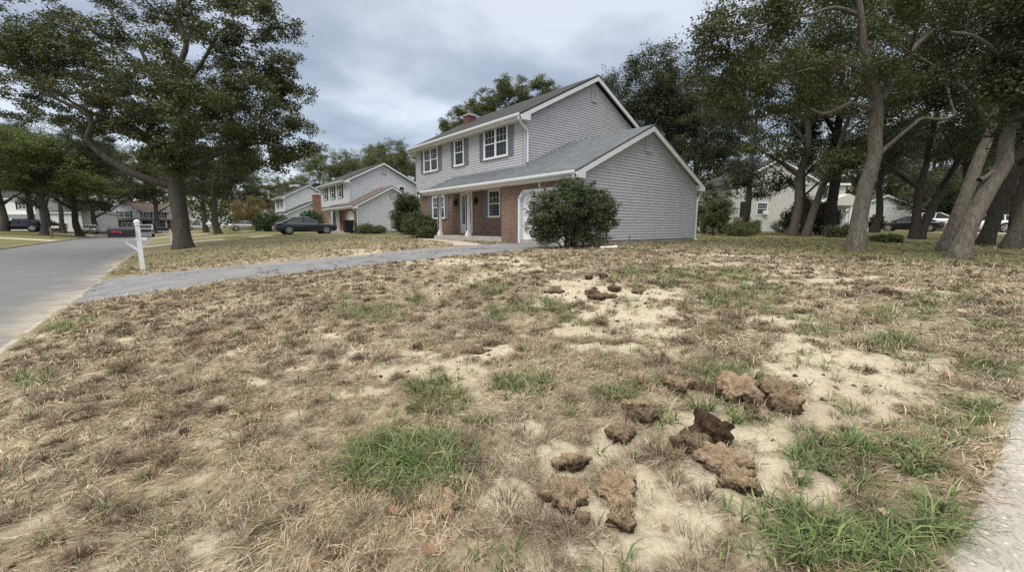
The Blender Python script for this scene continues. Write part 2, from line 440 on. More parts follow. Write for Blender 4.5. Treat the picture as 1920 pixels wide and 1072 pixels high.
    for s, a in ((1, E-.02), (-1, E2+.02)):
        m.prism([(a, Y0-.021, EZ-t-.17), (a+s*(ob+.14), Y0-.021, EZ-t-.17), (a+s*(ob+.14), Y0-.021, EZ-t+.12)], (0, .2, 0))
    for s_, E_ in ((1, E), (-1, E2)): m.prism([(E_, Y0, EZ-t), (mm, Y0, RZ-t), (mm, v1-.035, RZ-t), (E_, v1-.035, EZ-t)], (0, 0, -.03))
    m.build('main_rake', tr, root)
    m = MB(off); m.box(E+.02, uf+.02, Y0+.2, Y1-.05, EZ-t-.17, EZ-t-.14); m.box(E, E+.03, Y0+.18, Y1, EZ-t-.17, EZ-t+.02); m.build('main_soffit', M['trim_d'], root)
    # gutters
    def gutter(x, ya, yb, z):
        q = MB(off); s = .12
        q.prism([(x, ya, z), (x-s*.75, ya, z), (x-s, ya, z+s*.4), (x-s, ya, z+s), (x-s+.012, ya, z+s), (x-s+.012, ya, z+s*.45), (x-s*.72, ya, z+.012), (x, ya, z+.012)], (0, yb-ya, 0))
        q.build('gutter', M['trim'], root)
    gutter(e-.002, y0+.0, pv+.02, ez-t-.05); gutter(E-.002, Y0, Y1, EZ-t-.05)
    # downspouts
    if P.get('spouts', True):
        g = ez-t-.03
        downspout(root, [(e-.06, v0-.12, g), (e-.06, v0-.12, g-.13), (e+.05, v0-.11, g-.22), (u0+.02, v0-.075, g-.42), (u0+.04, v0-.075, g-.55), (u0+.04, v0-.075, zb+.08), (u0-.06, v0-.15, zb+.04)], off)
        downspout(root, [(e2+.03, v0-.1, g), (e2+.03, v0-.1, g-.1), (u1+.07, v0-.06, g-.42), (u1-.04, v0-.075, g-.6), (u1-.04, v0-.075, zb+.12), (u1-.1, v0-.2, zb+.05)], off)
        G = EZ-t-.03
        downspout(root, [(E-.06, Y0+.1, G), (E-.06, Y0+.1, G-.1), (E+.1, Y0+.12, G-.26), (uf+.06, v1-.075, G-.5), (uf+.1, v1-.075, G-.62), (uf+.1, v1-.075, pz+.12)], off)
    return root, dict(off=off, e=e, ez=ez, mm=mm, RZ=RZ, E=E, EZ=EZ, mid=mid, wa=wa, t=t)
def vent(root, off, y, a, z0, z1, w=.4, mat='siding'):
    m = MB(off); m.box(a-w/2, a+w/2, y-.05, y-.01, z0, z0+.04); m.box(a-w/2, a+w/2, y-.05, y-.01, z1-.04, z1)
    m.box(a-w/2, a-w/2+.04, y-.05, y-.01, z0+.04, z1-.04); m.box(a+w/2-.04, a+w/2, y-.05, y-.01, z0+.04, z1-.04)
    k = 11
    for i in range(k):
        z = z0+.04+(z1-z0-.08)*i/k
        m.prism([(a-w/2+.04, y-.045, z), (a-w/2+.04, y-.025, z+.05), (a-w/2+.04, y-.02, z+.05), (a-w/2+.04, y-.04, z)], (w-.08, 0, 0))
    o = m.build('gable_vent', M[mat], root)
    m = MB(off); m.box(a-w/2+.04, a+w/2-.04, y-.018, y-.012, z0+.04, z1-.04); m.build('vent_shadow_panel', M['shutter_d'], o)  # solid dark panel painted in for the shadow behind the slats
def porch(root, off, x0, x1, ya, yb, zb, zs, cols, ctop, cw=.15, x=None):
    m = MB(off); m.box(x0, x1, ya, yb, zb-.3, zs); m.build('porch_slab', M['concrete'], root, bevel=.015)
    for y in cols:
        c = MB(off); xc = x if x else x0+.16
        c.box(xc-cw/2, xc+cw/2, y-cw/2, y+cw/2, zs, ctop); c.box(xc-cw/2-.03, xc+cw/2+.03, y-cw/2-.03, y+cw/2+.03, zs, zs+.12); c.box(xc-cw/2-.025, xc+cw/2+.025, y-cw/2-.025, y+cw/2+.025, ctop-.1, ctop-.001)
        for s in (-1, 1): c.box(xc-cw/2-.006, xc-cw/2, y-.045, y+.045, zs+.25, ctop-.25)
        c.build('porch_column', M['white'], root)

# --- the main house
ZB = .82
MH, g = colonial('house', 'grey two-storey house with red brick porch, attached garage and big holly bush before it',
    dict(u0=10.53, v0=9.32, zb=ZB, u1=18.5, v1=13.46, we=3.32, sl=.468, uf=11.79, ub=20.6, v2=23.4, ms=5.95, sm=.515, ul=12.1, fl=3.55,
         siding='siding', brick='brick', roof_w='shingle', roof_m='shingle_d', door=(9.9, 12.38, 2.86), bt=3.15, pv=19.75))
off = g['off']
uf = 11.79
window(MH, 'x', uf-.023, 20.68, 22.34, 4.56, 5.84, 2, off=off); window(MH, 'x', uf-.023, 18.05, 18.97, 4.56, 5.86, 1, off=off); window(MH, 'x', uf-.023, 14.53, 16.33, 4.57, 5.88, 2, off=off)
for a, b in ((22.36, 22.7), (20.3, 20.66), (18.99, 19.3), (17.68, 18.03), (16.36, 16.69), (14.17, 14.5)): shutter(MH, 'x', uf-.005, a, b, 4.55, 5.82, M['shutter'], off=off)
ul = 12.1
window(MH, 'x', ul, 20.62, 22.05, 1.92, 3.18, 2, off=off); window(MH, 'x', ul, 15.5, 16.47, 1.92, 3.2, 1, off=off)
for a, b in ((22.07, 22.5), (20.22, 20.6), (16.5, 16.95)): shutter(MH, 'x', ul+.01, a, b, 1.9, 3.24, M['shutter'], off=off)
for bb in ((20.55, 22.1, 3.2, 3.54), (15.4, 16.5, 3.22, 3.54)):
    q = MB(off); q.box(ul-.02, ul, *bb); q.build('window_header', M['trim'], MH)
q = MB(off)                                                     # front door with frame and storm door
q.box(ul-.04, ul, 18.9, 18.99, 1.12, 3.24); q.box(ul-.04, ul, 17.85, 17.94, 1.12, 3.24); q.box(ul-.04, ul, 17.94, 18.9, 3.15, 3.24); dr = q.build('door_frame', M['trim'], MH)
q = MB(off); q.box(ul-.02, ul-.001, 17.94, 18.9, 1.12, 3.15); q.box(ul-.03, ul-.02, 17.98, 18.86, 1.15, 1.55); dd = q.build('front_door', M['door'], MH)
q = MB(off); q.box(ul-.03, ul-.022, 18.03, 18.81, 1.62, 3.08); q.build('door_glass', M['glass'], dd)
q = MB(off); q.tube([(ul-.03, 18.0, 1.95), (ul-.09, 18.0, 1.95), (ul-.09, 18.0, 2.1), (ul-.03, 18.0, 2.1)], .012, 6); q.build('door_handle', M['metal'], dd)
porch(MH, off, 10.62, 12.1, 13.46, 19.3, ZB, 1.03, (18.95, 16.32), 3.24, x=10.78)
for y in (19.35, 17.45):                                         # wall lanterns beside the door
    q = MB(off); q.box(ul-.03, ul, y-.05, y+.05, 2.75, 2.95); q.tube([(ul-.03, y, 2.9), (ul-.13, y, 2.98), (ul-.13, y, 2.9)], .012, 6); q.tube([(ul-.13, y, 2.55), (ul-.13, y, 2.6), (ul-.13, y, 2.82), (ul-.13, y, 2.9)], [.05, .08, .1, .03], 8); q.build('wall_lantern', M['black'], MH)
q = MB(off); q.tube([(10.5, 11.15, 3.3), (10.38, 11.15, 3.3)], .05, 8); q.tube([(10.38, 11.2, 3.3), (10.25, 11.3, 3.24)], [.04, .065], 8); q.tube([(10.38, 11.1, 3.3), (10.25, 11.0, 3.24)], [.04, .065], 8); q.build('flood_light', M['wood'], MH)
q = MB(off); q.box(10.47, 10.53, 11.12, 11.18, 2.9, 3.25); q.build('light_conduit', M['trim'], MH)
vent(MH, off, 13.46-.02, 16.17, 7.35, 7.98); vent(MH, off, 9.32-.02, 14.45, 4.33, 4.93)
q = MB(off); q.box(14.35, 14.9, 21.5, 22.05, 6.9, 8.05); ch = q.build('chimney', M['brick_d'], MH)
q = MB(off); q.box(14.3, 14.95, 21.45, 22.1, 8.05, 8.13); q.build('chimney_cap', M['concrete'], ch)
q = MB(off); q.tube([(14.62, 21.77, 8.13), (14.62, 21.77, 8.26)], [.2, .16], 10); q.build('flue', M['wood'], ch)
q = MB(off); q.box(13.4, 13.5, 9.24, 9.3, 1.1, 1.16); q.build('hose_tap', M['metal'], MH)

# --- neighbour: same kind of house further along
N1, g = colonial('house', 'pale grey neighbour house with brown garage roof, black shutters and dark sedan on its drive',
    dict(u0=13.1, v0=38.0, zb=.84, u1=19.9, v1=41.3, we=3.34, sl=.53, uf=13.55, ub=20.8, v2=50.6, ms=5.75, sm=.50, ul=13.85, fl=3.6,
         siding='siding_n', brick='brick2', roof_w='shingle_b', roof_m='shingle_d', door=(38.7, 40.4, 2.86), bt=3.1, pv=47.5, course=.15, lip=.011))
off = g['off']; uf = 13.55
for a in (43.1, 45.6, 48.2):
    window(N1, 'x', uf-.02, a, a+.95, 4.35, 5.6, 1, off=off, mt=True)
    shutter(N1, 'x', uf-.003, a-.33, a-.02, 4.3, 5.62, M['shutter_d'], off=off); shutter(N1, 'x', uf-.003, a+.97, a+1.28, 4.3, 5.62, M['shutter_d'], off=off)
window(N1, 'y', 41.3-.02, 18.7, 19.4, 4.75, 5.6, 1, off=off, mt=False)
window(N1, 'x', 13.85, 45.2, 46.6, 1.7, 3.1, 2, off=off); window(N1, 'x', 13.85, 42.3, 43.2, 1.6, 3.1, 1, off=off)
for a in (46.65, 44.8, 43.25): shutter(N1, 'x', 13.86, a, a+.35, 1.65, 3.15, M['shutter_d'], off=off)
porch(N1, off, 13.15, 13.85, 41.3, 47.3, .84, 1.0, (46.9, 44.2), 3.14, cw=.22, x=13.3)
q = MB(off); q.box(13.8, 13.84, 47.6, 48.5, 1.0, 3.1); q.build('front_door', M['door'], N1)
vent(N1, off, 41.28, 17.2, 6.7, 7.25, .5, 'siding'); vent(N1, off, 37.98, 16.55, 4.1, 4.75, .5, 'siding')
# --- third house down the row, white with outside chimney
N2, g = colonial('house', 'white house with tall brick chimney on its gable, round clipped bushes in front',
    dict(u0=12.7, v0=65.0, zb=.85, u1=20.0, v1=69.0, we=3.25, sl=.47, uf=13.3, ub=20.2, v2=76.0, ms=5.65, sm=.52, ul=13.5, fl=3.5,
         siding='siding_w', brick='brick2', roof_w='shingle_d', roof_m='shingle_d', door=(65.8, 68.0, 2.8), bt=3.05, pv=75.0, course=.2, lip=.011))
off = g['off']
for a in (70.6, 73.2):
    window(N2, 'x', 13.3-.02, a, a+1.0, 4.3, 5.5, 1, off=off, mt=False); shutter(N2, 'x', 13.29, a-.4, a-.02, 4.3, 5.5, M['shutter_d'], off=off); shutter(N2, 'x', 13.29, a+1.02, a+1.4, 4.3, 5.5, M['shutter_d'], off=off)
porch(N2, off, 12.8, 13.5, 69, 75, .85, 1.0, (74.6, 72.2, 69.8), 3.1, cw=.2, x=13.0)
window(N2, 'x', 13.5, 70.4, 71.6, 1.6, 2.9, 1, off=off, mt=False)
q = MB(off); q.box(16.0, 17.7, 64.4, 64.97, .4, 2.8); q.prism([(16.0, 64.4, 2.8), (17.7, 64.4, 2.8), (17.55, 64.4, 3.3), (16.15, 64.4, 3.3)], (0, .57, 0)); q.box(16.15, 17.55, 64.4, 64.97, 3.3, 5.9); ch = q.build('chimney', M['brick2'], N2)
q = MB(off); q.box(16.08, 17.62, 64.33, 65.04, 5.9, 6.0); q.tube([(16.6, 64.7, 6.0), (16.6, 64.7, 6.25)], .18, 8); q.tube([(17.15, 64.7, 6.0), (17.15, 64.7, 6.25)], .18, 8); q.build('chimney_cap', M['concrete'], ch)

# --- generic gabled block in local axes: x to the right, y away, z up
def gable_block(root, x0, x1, y0, y1, zb, eave, rise, wall, roof, axis='y', course=.15, name='wall', ov=.3):
    """axis = direction of the ridge"""
    m = MB()
    if axis == 'y':
        xm = (x0+x1)/2
        clap(m, [(x0, zb), (x1, zb), (x1, eave), (xm, eave+rise), (x0, eave)], 'y', y0, course)
        m.poly([(x0, y1, zb), (x1, y1, zb), (x1, y1, eave), (xm, y1, eave+rise), (x0, y1, eave)])
        clap(m, [(y0, zb), (y1, zb), (y1, eave), (y0, eave)], 'x', x0, course); clap(m, [(y0, zb), (y1, zb), (y1, eave), (y0, eave)], 'x', x1, course, sign=1)
    else:
        ym = (y0+y1)/2
        clap(m, [(x0, zb), (x1, zb), (x1, eave), (x0, eave)], 'y', y0, course)
        m.poly([(x0, y1, zb), (x1, y1, zb), (x1, y1, eave), (x0, y1, eave)])
        for x, s in ((x0, -1), (x1, 1)): clap(m, [(y0, zb), (y1, zb), (y1, eave), (ym, eave+rise), (y0, eave)], 'x', x, course, sign=s)
    m.build(name, wall, root)
    r = MB(); t = .12
    if axis == 'y':
        k = rise/((x1-x0)/2); xm = (x0+x1)/2
        for s, xe in ((-1, x0-ov), (1, x1+ov)):
            slab_roof(r, (xe, y0-.25, eave-ov*k+.14), (xe, y1+.25, eave-ov*k+.14), (xm, y1+.25, eave+rise+.14), (xm, y0-.25, eave+rise+.14), t)
    else:
        k = rise/((y1-y0)/2); ym = (y0+y1)/2
        for s, ye in ((-1, y0-ov), (1, y1+ov)):
            slab_roof(r, (x0-.25, ye, eave-ov*k+.14), (x1+.25, ye, eave-ov*k+.14), (x1+.25, ym, eave+rise+.14), (x0-.25, ym, eave+rise+.14), t)
    r.build('roof', roof, root)
    f = MB()
    if axis == 'y':
        for xe in (x0-ov, x1+ov):
            f.prism([(xe, y0-.27, eave-ov*k+.02), (xm, y0-.27, eave+rise+.02), (xm, y0-.27, eave+rise-.2), (xe, y0-.27, eave-ov*k-.2)], (0, .03, 0))
    else:
        f.box(x0-.25, x1+.25, y0-ov-.03, y0-ov, eave-ov*k-.12, eave-ov*k+.1)
        for xx in (x0-.27, x1+.24):
            for ye in (y0-ov, y1+ov): f.prism([(xx, ye, eave-ov*k+.02), (xx, ym, eave+rise+.02), (xx, ym, eave+rise-.2), (xx, ye, eave-ov*k-.2)], (.03, 0, 0))
    f.build('fascia', M['trim'], root)
VA = -YAW      # rotation of a thing whose local x runs to the right of the photo's view

# cream house behind the trees (its gable faces the camera)
p = at(1366, 45)
CH = thing('house', 'cream sided house with small window air conditioner, behind the row of tree trunks', 'house', (p[0], p[1], p[2]), VA)
gable_block(CH, 0, 9.8, 0, 9, 0.0, 5.1, 2.6, M['siding_c'], M['shingle_d'], 'y', .2)
w = window(CH, 'y', -.02, 2.9, 4.1, 1.75, 3.05, 1, cols=4)
q = MB(); q.box(3.55, 4.0, -.35, -.07, 1.82, 2.2); q.build('air_conditioner', M['white'], w)
q = MB(); q.box(1.1, 1.95, -.03, .0, .1, 3.15); q.build('side_door', M['black'], CH)
q = MB(); q.box(1.95, 2.25, -.05, .0, -.1, 3.15); q.build('corner_board', M['trim'], CH)
gable_block(CH, 9.85, 13.2, 1.0, 5.0, 0.0, 5.1, .1, M['siding_c'], M['shingle_d'], 'x', .2, 'side_wing')
window(CH, 'y', .96, 11.2, 12.0, 3.6, 4.9, 1, mt=False); shutter(CH, 'y', .98, 10.75, 11.15, 3.55, 4.95, M['shutter_d']); shutter(CH, 'y', .98, 12.05, 12.45, 3.55, 4.95, M['shutter_d'])
window(CH, 'y', .96, 12.2, 13.0, .6, 2.4, 1, mt=False)
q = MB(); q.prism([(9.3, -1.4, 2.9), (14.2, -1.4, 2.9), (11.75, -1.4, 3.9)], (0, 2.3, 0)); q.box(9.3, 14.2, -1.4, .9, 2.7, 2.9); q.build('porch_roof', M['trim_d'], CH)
for x in (9.5, 12.2, 14.0):
    q = MB(); q.box(x-.1, x+.1, -1.3, -1.1, -.2, 2.7); q.box(x-.14, x+.14, -1.34, -1.06, -.2, .05); q.box(x-.13, x+.13, -1.33, -1.07, 2.6, 2.699); q.build('porch_column', M['white'], CH)
q = MB(); q.box(0.2, 2.1, -.6, -.52, -.1, 1.5); q.build('gate_panel', M['wood'], CH)
# white wing with brick front further right
p = at(1628, 52)
WH = thing('house', 'white sided low wing with brick front, behind the parked black sedan', 'house', (p[0], p[1], p[2]), VA)
gable_block(WH, -3.0, 6.5, 0, 8, -.3, 2.6, 1.7, M['siding_w'], M['shingle_d'], 'y', .16)
q = MB(); q.box(6.6, 13, .3, 7, -.3, 2.7); q.build('brick_front', M['brick2'], WH)
q = MB(); q.prism([(6.55, -.2, 2.7), (13.4, -.2, 2.7), (13.4, 3.6, 4.3), (6.55, 3.6, 4.3)], (0, 0, .12)); q.build('front_roof', M['shingle_d'], WH)
window(WH, 'y', .28, 7.0, 8.3, .3, 2.2, 1, mt=False); window(WH, 'y', .28, 10, 11.6, .6, 2.1, 2, mt=False)
q = MB(); q.tube([(-1.5, -.15, 2.3), (-1.5, -.45, 2.3), (-1.5, -.45, 2.05)], [.05, .1, .16], 8); q.build('wall_lantern', M['black'], WH)
# house across the end of the street
p = at(211, 100)
FH = thing('house', 'grey and brick two-storey house with brown roofs at the end of the street', 'house', (p[0], p[1], p[2]), VA)
gable_block(FH, 0, 6.3, 0, 8, 2.8, 5.2, 2.1, M['siding_n'], M['shingle_b'], 'y', .2, 'upper_wall')
gable_block(FH, 6.4, 13.2, 1.2, 8, 2.8, 5.0, 1.6, M['siding_n'], M['shingle_b'], 'x', .2, 'upper_wall')
q = MB(); q.box(.15, 6.2, .2, 7.8, -.3, 2.79); q.box(6.5, 13, 1.5, 7.8, -.3, 2.79); q.build('brick_wall', M['brick2'], FH)
q = MB(); q.prism([(-.2, -.5, 2.75), (6.4, -.5, 2.75), (6.4, 0, 3.3), (-.2, 0, 3.3)], (0, .04, -.1)); q.prism([(6.4, .2, 2.75), (13.4, .2, 2.75), (13.4, 1.2, 3.1), (6.4, 1.2, 3.1)], (0, .04, -.1)); q.build('pent_roof', M['shingle_b'], FH)
window(FH, 'y', -.02, 1.9, 4.7, 3.4, 4.9, 2, cols=3); window(FH, 'y', .18, 2.1, 4.9, .5, 2.2, 2, cols=3)
window(FH, 'y', 1.18, 7.0, 8.5, 3.3, 4.7, 2, mt=False); window(FH, 'y', 1.18, 10.5, 12, 3.3, 4.7, 2, mt=False); window(FH, 'y', 1.48, 10.3, 11.6, .6, 2.2, 2, mt=False)
for a, z0, z1, y in ((1.45, 3.35, 4.95, -.01), (4.75, 3.35, 4.95, -.01), (1.6, .45, 2.25, .19), (4.95, .45, 2.25, .19), (8.6, 3.25, 4.75, 1.19), (10, 3.25, 4.75, 1.19), (12.05, 3.25, 4.75, 1.19)): shutter(FH, 'y', y, a, a+.42, z0, z1, M['shutter_d'])
q = MB(); q.box(7.4, 8.4, 1.44, 1.49, -.1, 2.3); q.build('front_door', M['brick'], FH)
for x in (6.8, 9.7, 12.8):
    q = MB(); q.box(x-.1, x+.1, .35, .55, -.2, 2.68); q.box(x-.15, x+.15, .3, .6, -.2, .1); q.build('porch_column', M['white'], FH)
# white house across the street behind the SUV
p = at(-40, 78)
LW = thing('house', 'white house half hidden by trees across the street, behind the dark SUV', 'house', (p[0], p[1], p[2]+.1), VA)
gable_block(LW, 0, 11.2, 0, 8, -.4, 5.9, 2.4, M['white'], M['shingle_d'], 'x', .22)
gable_block(LW, 11.3, 19, .8, 8, -.4, 3.2, .4, M['siding_w'], M['shingle_d'], 'x', .22, 'garage_wing')
for a in (2.5, 8.2): window(LW, 'y', -.03, a, a+1.5, 3.8, 5.2, 2, mt=False); shutter(LW, 'y', -.02, a-.45, a-.02, 3.75, 5.25, M['shutter_d']); shutter(LW, 'y', -.02, a+1.52, a+1.95, 3.75, 5.25, M['shutter_d'])
window(LW, 'y', -.03, 6.6, 9.8, 1.2, 2.2, 3, mt=False); window(LW, 'y', -.03, 1.6, 3.6, 1.0, 2.3, 2, mt=False)
q = MB(); q.box(-.2, 11.4, -.5, -.04, 2.75, 2.95); q.build('pent_roof', M['trim'], LW)
# low white garage half hidden behind the trees left of the far house
p = at(60, 95)
LG = thing('garage', 'low pale garage between tree trunks across the street, right of the white house', 'garage', (p[0]+6, p[1]+1, p[2]), VA)
gable_block(LG, 0, 9, 0, 7, -.4, 2.6, 1.2, M['siding_w'], M['shingle_d'], 'x', .22)
q = MB(); q.box(.8, 3.6, -.05, -.02, -.3, 2.0); q.box(5, 8, -.05, -.02, -.3, 2.0)
for i in range(3): q.box(.8, 3.6, -.07, -.05, .2+.55*i, .25+.55*i)
q.build('garage_door', M['white'], LG)
# white gable far behind the orange maple
p = at(478, 88)
BG = thing('shed', 'small white gabled shed seen through the orange maple', 'shed', (p[0], p[1], p[2]), VA)
gable_block(BG, 0, 4.6, 0, 5, -.3, 2.6, 1.6, M['white'], M['shingle_d'], 'y', .2)
q = MB(); q.box(1.6, 3.0, -.05, -.02, -.2, 2.0); q.box(1.5, 1.6, -.06, -.02, -.2, 2.1); q.box(3.0, 3.1, -.06, -.02, -.2, 2.1); q.build('shed_door', M['trim_d'], BG)
# ---------------------------------------------------------------- lawn patches (world ellipses)
def patch(px, py, rx, ry):
    c = gp(px, py); a = gp(px+rx, py); a0 = gp(px-rx, py); b = gp(px, py+ry); b0 = gp(px, py-ry)
    ax = ((a[0]-a0[0])/2, (a[1]-a0[1])/2); bx = ((b[0]-b0[0])/2, (b[1]-b0[1])/2)
    return c[0], c[1], ax, bx
def ell(u, v, P):
    cx, cy, a, b = P; d = a[0]*b[1]-a[1]*b[0]
    x = u-cx; y = v-cy
    s = (x*b[1]-y*b[0])/d; t = (a[0]*y-a[1]*x)/d
    return np.sqrt(s*s+t*t)
SAND = [patch(*q) for q in ((845, 690, 110, 26), (800, 665, 50, 12), (930, 662, 60, 12), (1110, 552, 100, 22), (1190, 585, 100, 20), (1075, 530, 60, 8), (1240, 552, 80, 16), (850, 491, 150, 5), (960, 483, 60, 3), (1560, 690, 150, 60),
    (1490, 650, 60, 22), (1640, 740, 90, 40), (1470, 850, 75, 80), (1530, 920, 60, 50), (1060, 850, 45, 38), (1150, 830, 60, 40), (1250, 930, 130, 110), (1150, 1040, 150, 45), (1330, 900, 100, 80), (1400, 930, 80, 50), (1180, 960, 120, 70), (1540, 780, 90, 40), (1640, 690, 90, 30), (950, 935, 45, 28), (1010, 1062, 50, 20),
    (1590, 524, 110, 5), (1480, 512, 60, 4), (1560, 540, 70, 5), (490, 712, 40, 12), (1400, 800, 60, 30), (1290, 790, 50, 22), (1100, 620, 70, 12), (1460, 600, 80, 12), (1380, 480, 90, 4), (700, 730, 40, 9), (1000, 800, 30, 14), (1700, 690, 90, 22), (1290, 498, 60, 4), (1720, 545, 60, 6), (1130, 650, 60, 12), (1230, 620, 60, 12), (1000, 505, 70, 5), (1420, 1040, 60, 40))]
GREEN = [(patch(*q[:4]), q[4]) for q in ((790, 870, 150, 70, 2), (835, 738, 70, 34, 2), (968, 722, 70, 28, 2), (690, 585, 85, 15, 1), (785, 561, 18, 9, 1), (652, 561, 15, 8, 1), (1015, 578, 75, 15, 1), (930, 590, 28, 15, 1), (925, 546, 28, 7, 1), (880, 540, 22, 6, 1),
    (1290, 516, 180, 20, .6), (1380, 562, 120, 20, .9), (1330, 553, 50, 12, 1), (1705, 580, 100, 24, .8), (1670, 640, 70, 26, .8), (1735, 677, 55, 15, 1), (1850, 620, 90, 45, .5), (1370, 704, 70, 26, 1.5), (1160, 738, 46, 20, 1), (1570, 855, 110, 45, 2), (1640, 905, 60, 35, 1.5),
    (1560, 1010, 150, 60, 2), (1460, 955, 50, 34, 2), (1680, 1060, 120, 30, 2), (1745, 980, 44, 38, 1.6), (1810, 790, 100, 48, 1.3), (1590, 765, 36, 14, 1), (1500, 600, 50, 14, .7), (1440, 590, 40, 14, .7), (1376, 783, 20, 12, 1.2), (1320, 772, 22, 14, 1), (1250, 786, 18, 11, 1), (60, 716, 70, 16, 1),
    (190, 588, 30, 9, 1), (105, 612, 60, 12, .9), (330, 546, 50, 4, .8), (420, 537, 60, 4, .7), (1232, 1068, 40, 10, 1.2), (1340, 1000, 40, 24, .4), (1720, 850, 60, 60, .7), (1690, 830, 60, 40, .8), (1180, 470, 80, 4, .5), (1300, 458, 60, 3, .6), (150, 600, 60, 8, .7), (1070, 772, 20, 12, .6), (1840, 690, 60, 16, .8),
    (1560, 620, 70, 14, .6), (1780, 560, 70, 12, .6), (1880, 700, 50, 24, .8), (1860, 760, 50, 20, .8), (1200, 575, 40, 8, .6), (1080, 600, 40, 8, .6), (1240, 640, 30, 8, .5), (800, 640, 26, 7, .5), (560, 640, 40, 10, .45), (440, 700, 40, 12, .4), (1450, 540, 80, 8, .7), (1600, 600, 60, 10, .7), (1220, 540, 60, 7, .7), (1010, 760, 40, 10, .5), (900, 790, 60, 14, .6), (30, 640, 50, 12, .6), (1440, 785, 16, 10, .5), (1160, 520, 30, 8, .7), (640, 580, 30, 10, .8))]
def sand_f(u, v):
    w = (fbm(u*2.2, v*2.2, 21, 4)-.5)*1.7 + (fbm(u*9, v*9, 23, 3)-.5)*1.4
    s = np.zeros_like(u)
    for P in SAND: s = np.maximum(s, 1-sst(.45, 1.25, ell(u, v, P)+w*.6))
    s = sst(.33, .62, s+(fbm(u*5.5, v*5.5, 25, 5)-.5)*2.1*(1-.3*s)+.03)
    n = fbm(u*.8+9, v*.8, 31, 4)
    s = np.maximum(s, .75*sst(.58, .70, n+w*.12)*sst(1.0, 4, u)*(1-sst(9, 14, u)))
    return np.clip(s, 0, 1)*(1-.8*sst(14, 24, np.hypot(u, v)))*(1-.75*sst(12, 16, u))
def green_f(u, v):
    w = (fbm(u*3.1, v*3.1, 41, 4)-.5)*1.4
    g = np.zeros_like(u)
    for P, k in GREEN: g = np.maximum(g, min(k, 1)*(1-sst(.60, 1.12, ell(u, v, P)+w*.6)))
    return g
def lush_f(u, v):
    """how green the mown lawn is, away from the bare front lot"""
    n = fbm(u*.25, v*.25, 51, 4)
    a = sst(25, 31, v+(n-.5)*5)*sst(2.0, 4.5, u+(n-.5)*3)*.9
    b = .85*sst(8.5, 15, u-v*.2+(n-.5)*7)*(v < 20)
    c = np.where(u < KL, .85, 0)
    d = .58*sst(15.5, 18, v+(n-.5)*2)
    return np.clip(np.maximum.reduce([a, b, c, d])*(.7+.6*n), 0, 1)

# ---------------------------------------------------------------- ground sheet
def axis_lines(lo, hi, step, a, b, grow=1.13, extra=()):
    x = list(np.arange(lo, hi, step)); s = step; y = hi
    while y < b: x.append(y); s = min(s*grow, 12); y += s
    x.append(b); s = step; y = lo
    while y > a: s = min(s*grow, 12); y -= s; x.append(y)
    return np.array(sorted(set(np.round(x+list(extra), 4))))
us = axis_lines(-1.7, 9, .05, -190, 260, 1.07, (KR-.02, KR-.001, KL+.001, KL-.02, -5))
vs = axis_lines(-.1, 10, .05, -60, 330, 1.07)
U_, V_ = np.meshgrid(us, vs, indexing='ij'); uf_, vf_ = U_.ravel(), V_.ravel()
far = np.hypot(uf_, vf_)
zf_ = terrain(uf_, vf_)
zf_ = np.where((uf_ < KR+.01) & (uf_ > KL-.01), -.16, zf_)
WB = [(-1.9, .06), (1.5, .06), (2.02, .06), (2.5, .01), (3.06, -.03), (3.6, -.07), (4.1, -.1), (6, -.3), (8, -.58), (12, -1.05), (20, -2.0), (80, -6)]
zf_ = np.where(vf_ < np.interp(uf_, [q[0] for q in WB], [q[1] for q in WB])-.1, zf_-.12, zf_)
nu, nv = len(us), len(vs)
ii, jj = np.meshgrid(np.arange(nu-1), np.arange(nv-1), indexing='ij'); a_ = (ii*nv+jj).ravel()
Fq = np.c_[a_, a_+nv, a_+nv+1, a_+1]
near_ = far < 45
sa = np.zeros_like(uf_); ga = np.zeros_like(uf_)
sa[near_] = sand_f(uf_[near_], vf_[near_]); ga[near_] = green_f(uf_[near_], vf_[near_])
k = NT('lawn_soil'); co = k.coord()
def attr(n):
    q = k.n('ShaderNodeAttribute'); q.attribute_name = n; return q.outputs['Fac']
n1 = k.noise(co, 1.1, 6); n2 = k.noise(co, 14, 6, .65); n3 = k.noise(co, 48, 6, .75); n4 = k.noise(co, 130, 4, .75)
sandc = k.ramp(n2, [(.25, (.37, .31, .21)), (.5, (.50, .435, .315)), (.75, (.58, .515, .385))])
sandc = k.mix(k.ramp(n1, [(.45, 0), (.68, .5)]), sandc, (.36, .29, .2)); sandc = k.mix(k.ramp(n3, [(.54, 0), (.68, .7)]), sandc, (.27, .20, .125))
sandc = k.mix(k.ramp(n4, [(.60, 0), (.68, .75)]), sandc, (.13, .095, .06))
tht = k.ramp(n2, [(.25, (.125, .10, .067)), (.43, (.255, .21, .142)), (.58, (.365, .305, .212)), (.8, (.46, .395, .28))])
tht = k.mix(k.ramp(n1, [(.4, 0), (.7, .5)]), tht, (.30, .215, .135))
tht = k.mix(k.ramp(n3, [(.5, 0), (.6, .7)]), tht, (.11, .08, .05)); tht = k.mix(k.ramp(n4, [(.55, 0), (.66, .7)]), tht, (.46, .38, .25))
mown = k.ramp(n2, [(.25, (.065, .08, .027)), (.55, (.115, .13, .042)), (.8, (.175, .18, .07))])
mown = k.mix(k.ramp(n1, [(.35, 0), (.65, .7)]), mown, (.185, .165, .072))
mown = k.mix(k.ramp(n3, [(.5, 0), (.7, .5)]), mown, (.05, .05, .02))
col = k.mix(attr('lush'), tht, mown)
col = k.mix(k.math('MULTIPLY', attr('green'), .45), col, (.10, .11, .045))
col = k.mix(attr('sand'), col, sandc)
